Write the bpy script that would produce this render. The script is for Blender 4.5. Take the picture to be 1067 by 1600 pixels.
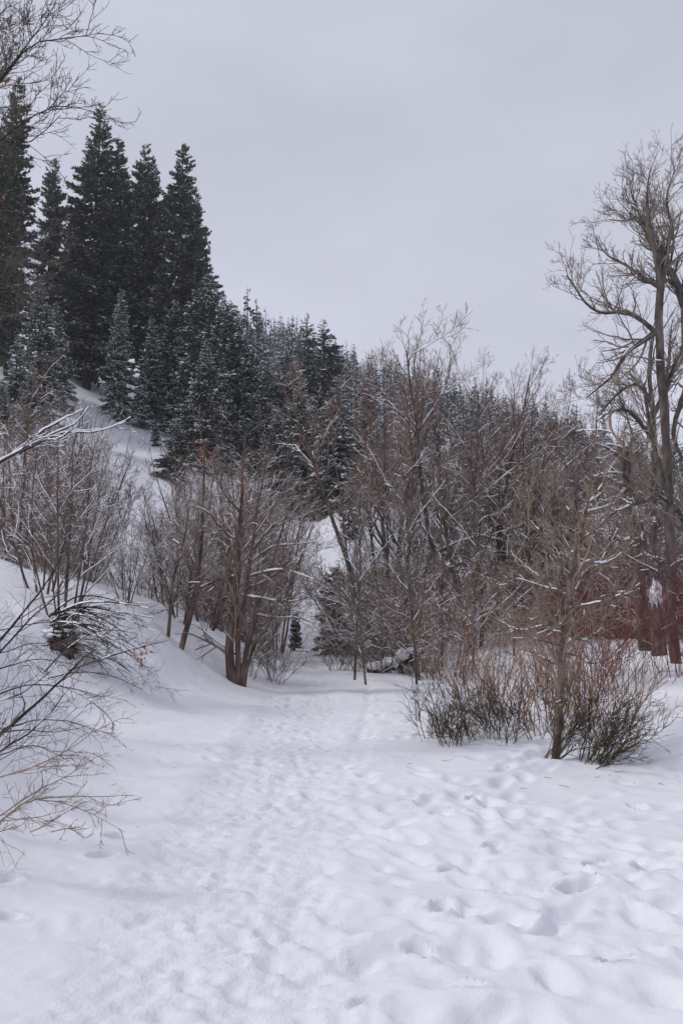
import bpy, math, random
import numpy as np

for o in list(bpy.data.objects):
    bpy.data.objects.remove(o)
scene = bpy.context.scene
COL = scene.collection
PI = math.pi

# ------------------------------------------------------------------ camera
F = 1331.0                      # focal length in photograph pixels
CAMZ = 1.65
PITCH = math.atan(130.0 / F)
cam_d = bpy.data.cameras.new('camera')
cam = bpy.data.objects.new('camera', cam_d)
COL.objects.link(cam)
cam.location = (0, 0, CAMZ)
cam.rotation_euler = (PI / 2 + PITCH, 0, 0)
cam_d.sensor_fit = 'VERTICAL'
cam_d.sensor_height = 36.0
cam_d.lens = 36.0 * F / 1600.0
cam_d.clip_start = 0.05
cam_d.clip_end = 3000
scene.camera = cam

# ------------------------------------------------------------------ sky
SUN_EL, SUN_AZ = math.radians(46), math.radians(-92)      # azimuth from +Y, negative = left
world = bpy.data.worlds.new('World')
scene.world = world
world.use_nodes = True
nt = world.node_tree
nt.nodes.clear()
N = nt.nodes.new
out = N('ShaderNodeOutputWorld')
bg1 = N('ShaderNodeBackground'); bg2 = N('ShaderNodeBackground'); mixs = N('ShaderNodeMixShader')
sky = N('ShaderNodeTexSky'); sky.sky_type = 'NISHITA'; sky.sun_disc = False
sky.sun_elevation = SUN_EL; sky.sun_rotation = SUN_AZ
bg1.inputs['Strength'].default_value = 0.08
nt.links.new(sky.outputs[0], bg1.inputs['Color'])
tc = N('ShaderNodeTexCoord')
sep = N('ShaderNodeSeparateXYZ'); nt.links.new(tc.outputs['Generated'], sep.inputs[0])
ramp = N('ShaderNodeValToRGB')
nt.links.new(sep.outputs['Z'], ramp.inputs[0])
e = ramp.color_ramp.elements
e[0].position = 0.0; e[0].color = (0.640, 0.642, 0.730, 1)
e[1].position = 1.0; e[1].color = (0.52, 0.53, 0.63, 1)
m = ramp.color_ramp.elements.new(0.30); m.color = (0.575, 0.586, 0.675, 1)
m = ramp.color_ramp.elements.new(0.55); m.color = (0.545, 0.565, 0.655, 1)
nz = N('ShaderNodeTexNoise'); nz.inputs['Scale'].default_value = 1.8; nz.inputs['Detail'].default_value = 5
mp = N('ShaderNodeMapping'); mp.inputs['Scale'].default_value = (1, 1, 2.6)
nt.links.new(tc.outputs['Generated'], mp.inputs[0]); nt.links.new(mp.outputs[0], nz.inputs['Vector'])
mr = N('ShaderNodeMapRange'); mr.inputs[1].default_value = 0.3; mr.inputs[2].default_value = 0.7
mr.inputs[3].default_value = 0.86; mr.inputs[4].default_value = 1.11
nt.links.new(nz.outputs[0], mr.inputs[0])
nt.links.new(ramp.outputs[0], bg2.inputs['Color']); nt.links.new(mr.outputs[0], bg2.inputs['Strength'])
mixs.inputs[0].default_value = 0.93
nt.links.new(bg1.outputs[0], mixs.inputs[1]); nt.links.new(bg2.outputs[0], mixs.inputs[2])
nt.links.new(mixs.outputs[0], out.inputs['Surface'])

sun_d = bpy.data.lights.new('sun', 'SUN')
sun_d.energy = 1.6
sun_d.angle = math.radians(12)
sun_d.color = (1.0, 0.96, 0.92)
sun = bpy.data.objects.new('sun', sun_d); COL.objects.link(sun)
sd = (math.sin(SUN_AZ) * math.cos(SUN_EL), math.cos(SUN_AZ) * math.cos(SUN_EL), math.sin(SUN_EL))
sun.rotation_euler = (PI / 2 - SUN_EL, 0, PI - SUN_AZ)
sun.location = (0, 0, 60)

vs = scene.view_settings
scene.display_settings.display_device = 'sRGB'
vs.view_transform = 'Standard'
vs.look = 'None'
vs.exposure = 0.13
vs.gamma = 1.0
vs.use_curve_mapping = False
scene.cycles.max_bounces = 6
scene.cycles.diffuse_bounces = 3
scene.cycles.volume_bounces = 1

# ------------------------------------------------------------------ noise
def _hash(ix, iy, seed):
    h = (ix.astype(np.int64) * 374761393 + iy.astype(np.int64) * 668265263 + seed * 974634777) & 0x7fffffff
    h = ((h ^ (h >> 13)) * 1274126177) & 0x7fffffff
    return (h ^ (h >> 16)) & 0x7fffffff

def perlin(x, y, seed=0):
    x0 = np.floor(x); y0 = np.floor(y)
    fx = x - x0; fy = y - y0
    u = fx * fx * fx * (fx * (fx * 6 - 15) + 10); v = fy * fy * fy * (fy * (fy * 6 - 15) + 10)
    def g(dx, dy):
        a = _hash(x0 + dx, y0 + dy, seed) * (2 * PI / 0x7fffffff)
        return np.cos(a) * (fx - dx) + np.sin(a) * (fy - dy)
    return (g(0, 0) * (1 - u) + g(1, 0) * u) * (1 - v) + (g(0, 1) * (1 - u) + g(1, 1) * u) * v

def fbm(x, y, seed=0, oct=3, gain=0.5):
    s = 0; a = 1.0
    for i in range(oct):
        s = s + a * perlin(x * 2 ** i, y * 2 ** i, seed + i * 17); a *= gain
    return s

def sstep(a, b, x):
    t = np.clip((x - a) / (b - a), 0, 1)
    return t * t * (3 - 2 * t)

def softplus(x, k):
    return k * np.logaddexp(0, x / k)

def smax(a, b, k):
    return k * np.logaddexp(a / k, b / k)

# ------------------------------------------------------------------ terrain
def toe(y):
    return np.interp(y, [-30, 3, 5, 8.8, 10.2, 12, 14.6, 17, 25, 35], [-2.4, -1.95, -1.9, -2.0, -2.65, -2.1, -1.5, -1.15, -1.2, -1.0])

def H(x, y):
    """Height of the land without footprints."""
    x = np.asarray(x, float); y = np.asarray(y, float)
    t = toe(y) - x + 0.15 * perlin(x * 0.5, y * 0.5, 3)
    prof = 0.88 * softplus(t, 0.22) - 0.52 * softplus(t - 2.5 - 0.3 * perlin(y * 0.35, y * 0 + 3.3, 5), 0.25)
    mod = np.interp(y + 0.9 * perlin(x * 0.9, y * 0.9, 15) + 0.35 * perlin(x * 2.6, y * 2.6, 16), [-30, 8.7, 9.7, 11, 12.5, 16, 24], [1.05, 1.05, 0.62, 0.60, 0.72, 0.78, 0.6])
    bank = prof * mod
    bank = bank * (1 - sstep(18, 34, y))
    zl = 0.40 * (-(x + 1.5)) + 0.29 * (y - 30)
    zl = zl * (1 - sstep(0.2, 0.15 * np.clip(y, 30, 400), x + 0.8 * perlin(y * 0.12, x * 0.12, 12)))
    zl = zl + 1.1 * fbm(x * 0.11, y * 0.11, 11, 3) * sstep(0, 8, zl)
    zl = 115 - softplus(115 - zl, 8)
    s = np.clip((y - 75) / 275, 0, 1)
    xx = np.clip(x, -170, 235)
    xx = np.clip(xx * 350 / np.clip(y, 100, 350), -170, 235)
    zm = s ** 0.85 * (95 - 0.38 * xx) + s * 9 * fbm(x * 0.016, y * 0.016, 21, 3)
    zm = zm - np.clip(y - 350, 0, 300) * 0.22
    big = smax(smax(zl, zm, 0.9), 0 * x, 0.5) - 0.35
    spur = 3.6 * np.exp(-((x - 2.2) / 3.6) ** 2 - ((y - 50) / 8) ** 2)
    big = big + spur * sstep(34, 44, y)
    dip = -0.2 * sstep(17, 21, y + 0.25 * x) * sstep(-0.2, 2.0, x) * (1 - sstep(30, 48, y)) * (1 - sstep(1.8, 3.6, x))
    near = 0.12 * fbm(x * 0.22, y * 0.22, 31, 2) * sstep(2, 8, y) + 0.10 * np.exp(-((x - 2.3) / 1.6) ** 2 - ((y - 8.7) / 0.6) ** 2)
    right = 0.06 * np.clip(x - 3, 0, 40) * sstep(0, 14, y)
    return smax(bank, np.clip(big, 0, None), 0.18) - 0.12 + dip + near + right

def Hs(x, y):
    return float(H(np.array([x]), np.array([y]))[0])

ct, st = math.cos(PITCH), math.sin(PITCH)
def ray(px, py):
    cx = (px - 533.5) / F; cy = (800 - py) / F
    return np.array([cx, ct - cy * st, st + cy * ct])
def at(px, py, Y):
    """Point seen at a pixel of the photograph, Y metres ahead."""
    d = ray(px, py)
    return np.array([0, 0, CAMZ]) + d * (Y / d[1])
def ground_at(px, py):
    d = ray(px, py); d = d / d[1]
    Y = np.concatenate([np.arange(2, 60, 0.05), np.arange(60, 420, 0.5)])
    P = np.array([0, 0, CAMZ]) + Y[:, None] * d
    hit = np.nonzero(P[:, 2] <= H(P[:, 0], P[:, 1]))[0]
    i = hit[0] if len(hit) else 400
    return P[i]
def foot(px, Y):
    x = (px - 533.5) / F * Y
    return np.array([x, Y, Hs(x, Y)])

# ------------------------------------------------------------------ mesh helpers
def mesh_from(name, V, faces, mats=None, matidx=None, smooth=True):
    """faces: list of int arrays (k,3) or (k,4)"""
    me = bpy.data.meshes.new(name)
    faces = [f for f in faces if len(f)]
    nl = sum(f.size for f in faces); npoly = sum(len(f) for f in faces)
    me.vertices.add(len(V)); me.vertices.foreach_set('co', np.asarray(V, np.float32).ravel())
    me.loops.add(nl); me.polygons.add(npoly)
    li = np.concatenate([f.ravel() for f in faces]).astype(np.int32)
    tot = np.concatenate([np.full(len(f), f.shape[1]) for f in faces]).astype(np.int32)
    start = np.concatenate([[0], np.cumsum(tot)[:-1]]).astype(np.int32)
    me.loops.foreach_set('vertex_index', li)
    me.polygons.foreach_set('loop_start', start)
    me.polygons.foreach_set('loop_total', tot)
    if matidx is not None:
        me.polygons.foreach_set('material_index', np.asarray(matidx, np.int32))
    me.polygons.foreach_set('use_smooth', np.full(npoly, smooth))
    for mt in (mats or []):
        me.materials.append(mt)
    me.update(calc_edges=True)
    return me

class Acc:
    def __init__(self):
        self.V = []; self.F = []; self.n = 0
    def add(self, V, *faces):
        V = V.reshape(-1, 3)
        for f in faces:
            if len(f): self.F.append(f + self.n)
        self.V.append(V); self.n += len(V)
    def mesh(self, name, mat, smooth=True):
        if not self.V: return None
        return mesh_from(name, np.concatenate(self.V), self.F, [mat], smooth=smooth)
    def tris(self):
        return sum(len(f) * (f.shape[1] - 2) for f in self.F)

def norm(v):
    return v / np.maximum(np.linalg.norm(v, axis=-1, keepdims=True), 1e-9)

def tubes(acc, P, R, sides=4):
    """P (N,n,3), R (N,n): tapered tubes."""
    Nn, n, _ = P.shape
    if Nn == 0: return
    T = np.gradient(P, axis=1); T = norm(T)
    ref = np.zeros((Nn, 1, 3)); 
    k = np.argmin(np.abs(T.mean(axis=1)), axis=1)
    ref[np.arange(Nn), 0, k] = 1
    U = norm(np.cross(T, ref)); W = np.cross(T, U)
    a = np.arange(sides) * 2 * PI / sides
    ring = P[:, :, None, :] + R[:, :, None, None] * (np.cos(a)[None, None, :, None] * U[:, :, None, :] + np.sin(a)[None, None, :, None] * W[:, :, None, :])
    idx = np.arange(Nn * n * sides).reshape(Nn, n, sides)
    nx = np.roll(idx, -1, axis=2)
    q = np.stack([idx[:, :-1], nx[:, :-1], nx[:, 1:], idx[:, 1:]], -1).reshape(-1, 4)
    acc.add(ring, q)

def snow_on(acc, P, R, rng, cover=0.6, maxslope=0.8, depth=0.012, wide=1.0, freq=2.0):
    """Ridges of snow lying along the top of branches that are not too steep."""
    Nn, n, _ = P.shape
    if Nn == 0: return
    T = norm(np.gradient(P, axis=1))
    slope = np.abs(T[..., 2])
    up = np.zeros_like(T); up[..., 2] = 1
    S = np.cross(T, up); S = norm(S)
    up2 = np.cross(S, T)
    nse = rng.random((Nn, 1)) * 0.3 + 0.7 * rng.random((Nn, n)) + 0.12
    good = (slope < maxslope) & (nse < cover)
    amt = np.where(good, 1.0 - 0.6 * slope, 0.0)
    seg = (amt[:, :-1] > 0) & (amt[:, 1:] > 0)
    w = (R * 0.95 * wide + 0.001)[..., None]
    dpt = ((depth * 0.45 + 0.4 * R) * (0.6 + 0.8 * rng.random((Nn, n))) * amt)[..., None]
    L = P + S * w + up2 * (R * 0.15)[..., None]
    Rr = P - S * w + up2 * (R * 0.15)[..., None]
    Tp = P + up2 * (R[..., None] * 0.9 + dpt)
    V = np.stack([L, Tp, Rr], 2)                 # N,n,3,3
    idx = np.arange(Nn * n * 3).reshape(Nn, n, 3)
    q1 = np.stack([idx[:, :-1, 0], idx[:, 1:, 0], idx[:, 1:, 1], idx[:, :-1, 1]], -1)[seg]
    q2 = np.stack([idx[:, :-1, 1], idx[:, 1:, 1], idx[:, 1:, 2], idx[:, :-1, 2]], -1)[seg]
    if len(q1) == 0: return
    allq = np.concatenate([q1, q2])
    used, inv = np.unique(allq, return_inverse=True)
    acc.add(V.reshape(-1, 3)[used], inv.reshape(-1, 4))

def grow(start, d, L, n, wig, up, rng, sag=0.0):
    """Wandering paths. start,d (N,3), L (N,). returns (N,n,3)"""
    Nn = len(start)
    P = np.zeros((Nn, n, 3)); P[:, 0] = start
    d = norm(d.copy())
    step = (L / (n - 1))[:, None]
    upv = np.array([0, 0, 1.0])
    for i in range(1, n):
        d = norm(d + rng.normal(0, wig, (Nn, 3)) + upv * (up / (n - 1)) - upv * (sag * i / n))
        P[:, i] = P[:, i - 1] + d * step
    return P

def spawn(P, R, L, rng, k, t0, t1, a0, a1, lr, fall, rr, minr, upb=0.0, flat=0.0):
    """children start points, directions, lengths and radii. k children per metre-less branch"""
    Nn, n, _ = P.shape
    kk = np.maximum(0, np.floor(k + rng.random(Nn))).astype(int) if np.ndim(k) == 0 else k
    idx = np.repeat(np.arange(Nn), kk)
    M = len(idx)
    t = t0 + (t1 - t0) * rng.random(M)
    f = t * (n - 1); i0 = np.minimum(f.astype(int), n - 2); fr = (f - i0)[:, None]
    p = P[idx, i0] * (1 - fr) + P[idx, i0 + 1] * fr
    r = R[idx, i0] * (1 - fr[:, 0]) + R[idx, i0 + 1] * fr[:, 0]
    T = norm(P[idx, i0 + 1] - P[idx, i0])
    rv = rng.normal(0, 1, (M, 3)); rv[:, 2] *= (1 - flat)
    perp = norm(rv - (rv * T).sum(-1, keepdims=True) * T)
    a = (a0 + (a1 - a0) * rng.random(M))[:, None]
    d = norm(T * np.cos(a) + perp * np.sin(a) + np.array([0, 0, upb]))
    l = L[idx] * lr * (1 - fall * t) * (0.6 + 0.7 * rng.random(M))
    rad = np.maximum(np.minimum(r * rr, 0.9 * r), minr)
    return p, d, l, rad

def taper(rad, n, tip, minr=0.0):
    t = np.linspace(0, 1, n)[None]
    return np.maximum(rad[:, None] * (1 - t * (1 - tip)), minr)

# ------------------------------------------------------------------ materials
def mat(name, cols, scale=4.0, rough=0.9, bump=0.0, bscale=20.0, spec=0.25, stretch=(1, 1, 1), rand=0.0, coord='Object'):
    m = bpy.data.materials.new(name); m.use_nodes = True
    t = m.node_tree; b = t.nodes['Principled BSDF']
    b.inputs['Roughness'].default_value = rough
    b.inputs['Specular IOR Level'].default_value = spec
    tc = t.nodes.new('ShaderNodeTexCoord'); mp = t.nodes.new('ShaderNodeMapping'); mp.inputs['Scale'].default_value = stretch
    t.links.new(tc.outputs[coord], mp.inputs[0])
    nz = t.nodes.new('ShaderNodeTexNoise'); nz.inputs['Scale'].default_value = scale; nz.inputs['Detail'].default_value = 4
    t.links.new(mp.outputs[0], nz.inputs['Vector'])
    rp = t.nodes.new('ShaderNodeValToRGB')
    els = rp.color_ramp.elements
    n = len(cols)
    els[0].position = 0.3; els[0].color = (*cols[0], 1)
    els[1].position = 0.7; els[1].color = (*cols[-1], 1)
    for i in range(1, n - 1):
        q = els.new(0.3 + 0.4 * i / (n - 1)); q.color = (*cols[i], 1)
    t.links.new(nz.outputs[0], rp.inputs[0])
    last = rp.outputs[0]
    if rand > 0:
        oi = t.nodes.new('ShaderNodeObjectInfo')
        hv = t.nodes.new('ShaderNodeHueSaturation')
        r1 = t.nodes.new('ShaderNodeMapRange'); r1.inputs[3].default_value = 1 - rand; r1.inputs[4].default_value = 1 + rand
        t.links.new(oi.outputs['Random'], r1.inputs[0]); t.links.new(r1.outputs[0], hv.inputs['Value'])
        t.links.new(last, hv.inputs['Color']); last = hv.outputs[0]
    t.links.new(last, b.inputs['Base Color'])
    if bump > 0:
        n2 = t.nodes.new('ShaderNodeTexNoise'); n2.inputs['Scale'].default_value = bscale; n2.inputs['Detail'].default_value = 5
        t.links.new(mp.outputs[0], n2.inputs['Vector'])
        bp = t.nodes.new('ShaderNodeBump'); bp.inputs['Strength'].default_value = bump; bp.inputs['Distance'].default_value = 0.02
        t.links.new(n2.outputs[0], bp.inputs['Height']); t.links.new(bp.outputs[0], b.inputs['Normal'])
    return m

M = {}
M['bark'] = mat('bark_grey_brown', [(0.042, 0.033, 0.029), (0.10, 0.08, 0.07), (0.19, 0.16, 0.145)], 9, bump=0.9, bscale=26, stretch=(1, 1, 0.3), rand=0.2)
M['barkred'] = mat('bark_red_brown', [(0.045, 0.03, 0.025), (0.125, 0.078, 0.06), (0.22, 0.165, 0.14)], 8, bump=0.9, bscale=30, stretch=(1, 1, 0.3))
M['barklight'] = mat('bark_pale_tan', [(0.06, 0.045, 0.036), (0.17, 0.13, 0.10), (0.27, 0.215, 0.17)], 13, bump=1.0, bscale=45, stretch=(1, 1, 1.6))
M['barkdark'] = mat('bark_dark', [(0.025, 0.02, 0.018), (0.06, 0.047, 0.04)], 8, bump=0.8, bscale=24, stretch=(1, 1, 0.3))
M['twig'] = mat('twig_brown', [(0.135, 0.105, 0.09), (0.27, 0.215, 0.182)], 3, rand=0.25)
M['twigred'] = mat('twig_red_brown', [(0.15, 0.096, 0.076), (0.285, 0.187, 0.148)], 2, rand=0.25)
M['twiggrey'] = mat('twig_grey', [(0.10, 0.083, 0.072), (0.21, 0.175, 0.15)], 3, rand=0.15)
M['twigtan'] = mat('twig_tan', [(0.20, 0.15, 0.112), (0.36, 0.275, 0.21)], 3)
M['olive'] = mat('stem_olive', [(0.035, 0.026, 0.016), (0.075, 0.056, 0.032), (0.12, 0.088, 0.045)], 3)
M['orange'] = mat('stem_orange', [(0.20, 0.095, 0.040), (0.33, 0.165, 0.07), (0.25, 0.15, 0.08)], 2.5)
M['red'] = mat('stem_red', [(0.115, 0.024, 0.027), (0.20, 0.042, 0.044)], 2.5)
M['needle'] = mat('needles_dark', [(0.056, 0.060, 0.034), (0.098, 0.102, 0.062), (0.12, 0.122, 0.08)], 1.6, rand=0.25)
def frost(m, amount, lo=0.15, hi=0.75):
    # a dusting of snow lies on whatever faces up
    t = m.node_tree; b = t.nodes['Principled BSDF']
    src = b.inputs['Base Color'].links[0].from_socket
    g = t.nodes.new('ShaderNodeNewGeometry'); sp = t.nodes.new('ShaderNodeSeparateXYZ')
    t.links.new(g.outputs['Normal'], sp.inputs[0])
    mr_ = t.nodes.new('ShaderNodeMapRange'); mr_.inputs[1].default_value = lo; mr_.inputs[2].default_value = hi; mr_.inputs[4].default_value = amount
    t.links.new(sp.outputs['Z'], mr_.inputs[0])
    n = t.nodes.new('ShaderNodeTexNoise'); n.inputs['Scale'].default_value = 3.5; n.inputs['Detail'].default_value = 3
    tc = t.nodes.new('ShaderNodeTexCoord'); t.links.new(tc.outputs['Object'], n.inputs['Vector'])
    m2 = t.nodes.new('ShaderNodeMapRange'); m2.inputs[1].default_value = .38; m2.inputs[2].default_value = .6
    t.links.new(n.outputs[0], m2.inputs[0])
    mul = t.nodes.new('ShaderNodeMath'); mul.operation = 'MULTIPLY'; t.links.new(mr_.outputs[0], mul.inputs[0]); t.links.new(m2.outputs[0], mul.inputs[1])
    mx = t.nodes.new('ShaderNodeMix'); mx.data_type = 'RGBA'
    t.links.new(mul.outputs[0], mx.inputs['Factor']); t.links.new(src, mx.inputs['A']); mx.inputs['B'].default_value = (.82, .84, .87, 1)
    t.links.new(mx.outputs['Result'], b.inputs['Base Color'])
frost(M['needle'], .32)
M['needlegreen'] = mat('needles_green', [(0.042, 0.056, 0.036), (0.072, 0.092, 0.058), (0.105, 0.126, 0.082)], 1.8, rand=0.25)
frost(M['needlegreen'], .7)
M['needlefar'] = mat('needles_far', [(0.048, 0.062, 0.054), (0.090, 0.106, 0.090)], 0.8, rand=0.35)
frost(M['needlefar'], .6)
M['leaf'] = mat('dead_leaf', [(0.32, 0.09, 0.035), (0.48, 0.2, 0.09)], 6)
M['leafpale'] = mat('dead_leaf_pale', [(0.45, 0.2, 0.13), (0.6, 0.32, 0.22)], 6)
M['earth'] = mat('dark_earth', [(0.02, 0.014, 0.011), (0.07, 0.045, 0.032)], 14, bump=1.0, bscale=30)
M['snowtree'] = mat('snow_on_branches', [(0.80, 0.82, 0.86), (0.88, 0.89, 0.92)], 5, rough=0.7)

def snow_ground_mat(name, grain):
    m = bpy.data.materials.new(name); m.use_nodes = True
    t = m.node_tree; b = t.nodes['Principled BSDF']
    b.inputs['Roughness'].default_value = 0.62
    b.inputs['Specular IOR Level'].default_value = 0.2
    tc = t.nodes.new('ShaderNodeTexCoord')
    nz = t.nodes.new('ShaderNodeTexNoise'); nz.inputs['Scale'].default_value = 1.3; nz.inputs['Detail'].default_value = 6
    t.links.new(tc.outputs['Object'], nz.inputs['Vector'])
    rp = t.nodes.new('ShaderNodeValToRGB')
    rp.color_ramp.elements[0].position = 0.3; rp.color_ramp.elements[0].color = (0.73, 0.74, 0.79, 1)
    rp.color_ramp.elements[1].position = 0.7; rp.color_ramp.elements[1].color = (0.79, 0.795, 0.835, 1)
    t.links.new(nz.outputs[0], rp.inputs[0]); t.links.new(rp.outputs[0], b.inputs['Base Color'])
    prev = None
    for sc_, st_, ds_ in ((14, 0.4 * grain, 0.03), (55, 0.6 * grain, 0.008), (220, 0.6, 0.002)):
        n2 = t.nodes.new('ShaderNodeTexNoise'); n2.inputs['Scale'].default_value = sc_; n2.inputs['Detail'].default_value = 3
        t.links.new(tc.outputs['Object'], n2.inputs['Vector'])
        bp = t.nodes.new('ShaderNodeBump'); bp.inputs['Strength'].default_value = st_; bp.inputs['Distance'].default_value = ds_
        t.links.new(n2.outputs[0], bp.inputs['Height'])
        if prev: t.links.new(prev, bp.inputs['Normal'])
        prev = bp.outputs[0]
    t.links.new(prev, b.inputs['Normal'])
    return m
M['snow'] = snow_ground_mat('snow', 0.5)
M['snowpacked'] = snow_ground_mat('packed_snow', 1.1)

# ------------------------------------------------------------------ objects
def obj(name, me, parent=None, label=None, cat=None, group=None, kind=None):
    o = bpy.data.objects.new(name, me); COL.objects.link(o)
    if parent is not None: o.parent = parent
    if label: o['label'] = label
    if cat: o['category'] = cat
    if group: o['group'] = group
    if kind: o['kind'] = kind
    return o
def thing(name, loc, label, cat, group=None, rot=(0, 0, 0), scale=(1, 1, 1)):
    o = obj(name, None, None, label, cat, group)
    o.location = tuple(loc); o.rotation_euler = rot; o.scale = scale
    o.empty_display_size = 0.3
    return o

# ------------------------------------------------------------------ ground sheet
rng = np.random.default_rng(7)
def graded(a, h, g, b):
    out = [a]
    while out[-1] < b:
        h *= g; out.append(out[-1] + h)
    return out
xr = graded(4.3, 0.031, 1.06, 620)
xs = np.array([-v for v in xr[::-1]] + list(np.arange(-4.3 + .031, 4.3, 0.031)) + xr)
yf = list(np.arange(2.3, 6.6, 0.022))
ya = graded(yf[-1], 0.022, 1.0125, 20)
yb = graded(ya[-1], ya[-1] - ya[-2], 1.03, 130)
yc = graded(yb[-1], yb[-1] - yb[-2], 1.06, 720)
yn = [2.3 - v for v in graded(0, 0.03, 1.25, 70)][1:][::-1]
ys = np.array(yn + yf + ya[1:] + yb[1:] + yc[1:])
X, Y = np.meshgrid(xs, ys)
Z = H(X, Y)
D = np.hypot(X, Y)
tr_c = np.interp(Y, [0, 3.3, 5.9, 10, 14, 18, 24, 31, 40, 50], [-0.4, -0.50, -0.68, -0.64, -0.66, -0.8, -1.05, -0.95, -0.9, -1.0])
tr_w = np.interp(Y, [0, 3.3, 8, 14, 20, 31, 50], [0.6, 0.60, 0.54, 0.54, 0.5, 0.5, 0.5])
tdist = np.abs(X - tr_c) / tr_w
ontrail = 1 - sstep(0.6, 1.45, tdist + 0.45 * perlin(X * 1.1, Y * 0.8, 41) + 0.25 * perlin(X * 2.7, Y * 2.3, 42))
T_bank = toe(Y) - X
onbank = sstep(-0.1, 0.6, T_bank)
fine = 1 - sstep(14, 24, D)
# lumpy wind-softened old tracks
wx = X + 0.25 * perlin(X * 1.1, Y * 1.1, 51); wy = Y + 0.25 * perlin(X * 1.1, Y * 1.1, 52)
lump = fbm(wx * 1.15, wy * 1.5, 61, 3, 0.5)
ux = wx * 0.9 + wy * 0.35
rid = 1 - np.abs(perlin(ux * 0.62 + 5, (wy - 0.3 * wx) * 1.45, 71)) * 2.4
lumps = 0.028 * lump + 0.033 * rid + 0.006 * perlin(wx * 4.5, wy * 6, 62) + 0.003 * perlin(X * 11, Y * 12, 63)
flat_amt = (1 - onbank * 0.88) * (1 - 0.82 * ontrail)
Z = Z + lumps * flat_amt * (1 - sstep(26, 60, D))
# faint wind ripples on the bank
Z = Z + onbank * 0.014 * perlin(X * 0.8, Y * 2.2 + X * 0.6, 75) * fine + onbank * 0.02 * perlin(X * 0.9, Y * 0.9, 76) * fine + onbank * fine * sstep(9.5, 11.5, Y) * (0.035 * fbm(X * 2.2, Y * 2.2, 77, 3) - 0.02 * np.clip(perlin(X * 3.1, Y * 2.4, 78), 0, 1)) + onbank * fine * 0.004 * fbm(X * 5, Y * 5, 79, 2)
# trampled texture on the trail
tram = 0.012 * fbm(X * 3.2, Y * 2.8, 81, 2, 0.6) + 0.017 * np.abs(perlin(X * 8.5, Y * 7.0, 82)) + 0.010 * perlin(X * 16, Y * 14, 84)
Z = Z + tram * ontrail * fine - 0.016 * ontrail
side = np.exp(-((tdist - 1.15) / 0.22) ** 2)
Z = Z + 0.012 * side * fine * (0.6 + perlin(X * 2, Y * 2, 83))
# a ski groove beside the trail
gx = np.interp(Y, [0, 3.3, 5.9, 9, 13, 16], [-0.45, -0.38, -0.14, 0.12, 0.42, 0.5]) + 0.03 * perlin(Y * 0.6, Y * 0 + 9, 85)
Z = Z - 0.018 * np.exp(-((X - gx) / 0.06) ** 2) * fine * (0.5 + 0.9 * np.clip(perlin(Y * 0.9, X * 0 + 2, 86) + 0.4, 0, 1))

def stamp(x, y, L, Wd, dep, ang, rim=0.25, sharp=2.0):
    """press one soft footprint into the snow"""
    m_ = max(L, Wd) * 1.9
    i0, i1 = np.searchsorted(xs, [x - m_, x + m_]); j0, j1 = np.searchsorted(ys, [y - m_, y + m_])
    if i1 - i0 < 3 or j1 - j0 < 3: return
    dx = X[j0:j1, i0:i1] - x; dy = Y[j0:j1, i0:i1] - y
    c, s = math.cos(ang), math.sin(ang)
    u = (dx * c + dy * s) / (L * .5); v = (-dx * s + dy * c) / (Wd * .5)
    q = np.sqrt(u * u + v * v) + 1e-6
    dent = np.exp(-q ** sharp)
    Z[j0:j1, i0:i1] -= dep * dent - dep * rim * np.exp(-((q - 1.55) / 0.35) ** 2)

# soft snowed-in prints over the open clearing
for _ in range(900):
    y = 2.6 + 12 * rng.random() ** 1.3; x = rng.uniform(-0.2, 0.42 * y + 1.2)
    if perlin(np.array([x * 0.5]), np.array([y * 0.5]), 91)[0] < -0.12: continue
    a = rng.normal(1.2, 0.7)
    stamp(x, y, rng.uniform(.12, .28), rng.uniform(.08, .17), rng.uniform(.008, .030), a, 0.3)
# lines of steps crossing the clearing
for k in range(11):
    x, y = rng.uniform(-0.1, 3.0), rng.uniform(3, 6.5); a = rng.uniform(0.5, 2.3); sd_ = 1
    for i in range(14):
        x += 0.33 * math.cos(a); y += 0.33 * math.sin(a); a += rng.normal(0, 0.12); sd_ = -sd_
        if toe(y) - x > -0.4: continue
        stamp(x + sd_ * 0.09 * math.sin(a), y - sd_ * 0.09 * math.cos(a), rng.uniform(.22, .3), rng.uniform(.11, .15), rng.uniform(.02, .045), a, 0.28, 2.6)
# the few deep holes
deep = [(930, 1363), (965, 1520), (572, 1575), (655, 1492), (892, 1393), (920, 1393), (995, 1270), (160, 1345), (188, 1318), (705, 1360),
        (860, 1460), (1020, 1365), (690, 1425), (770, 1325), (815, 1255), (725, 1555), (835, 1300), (740, 1250), (5, 1440), (2, 1385)]
for px, py in deep:
    g = ground_at(px, py)
    k = 1.0 if py > 1300 else 0.85
    stamp(g[0], g[1], rng.uniform(.12, .18), rng.uniform(.07, .10), rng.uniform(.07, .11) * k, rng.normal(0.3, 0.6), 0.22, 3.0)
# fresh boot prints all along the trail
for _ in range(1500):
    y = 2.5 + 15 * rng.random() ** 1.4
    tc_ = np.interp(y, [0, 3.3, 5.9, 10, 14, 18], [-0.4, -0.50, -0.68, -0.64, -0.66, -0.8])
    x = tc_ + rng.normal(0, 0.36)
    stamp(x, y, rng.uniform(.08, .24), rng.uniform(.05, .10), rng.uniform(.004, .013), rng.normal(1.5, 0.5), 0.4, 3.0)
for i in range(60):                                   # one row of steps beside the trail
    y = 3.0 + i * 0.2
    x = np.interp(y, [3.3, 5.9, 9, 13, 16], [-0.25, 0.0, 0.24, 0.55, 0.65]) + rng.normal(0, .05)
    stamp(x, y, .24, .12, rng.uniform(.006, .016), 1.45 + rng.normal(0, .15), 0.35, 2.6)

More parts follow.
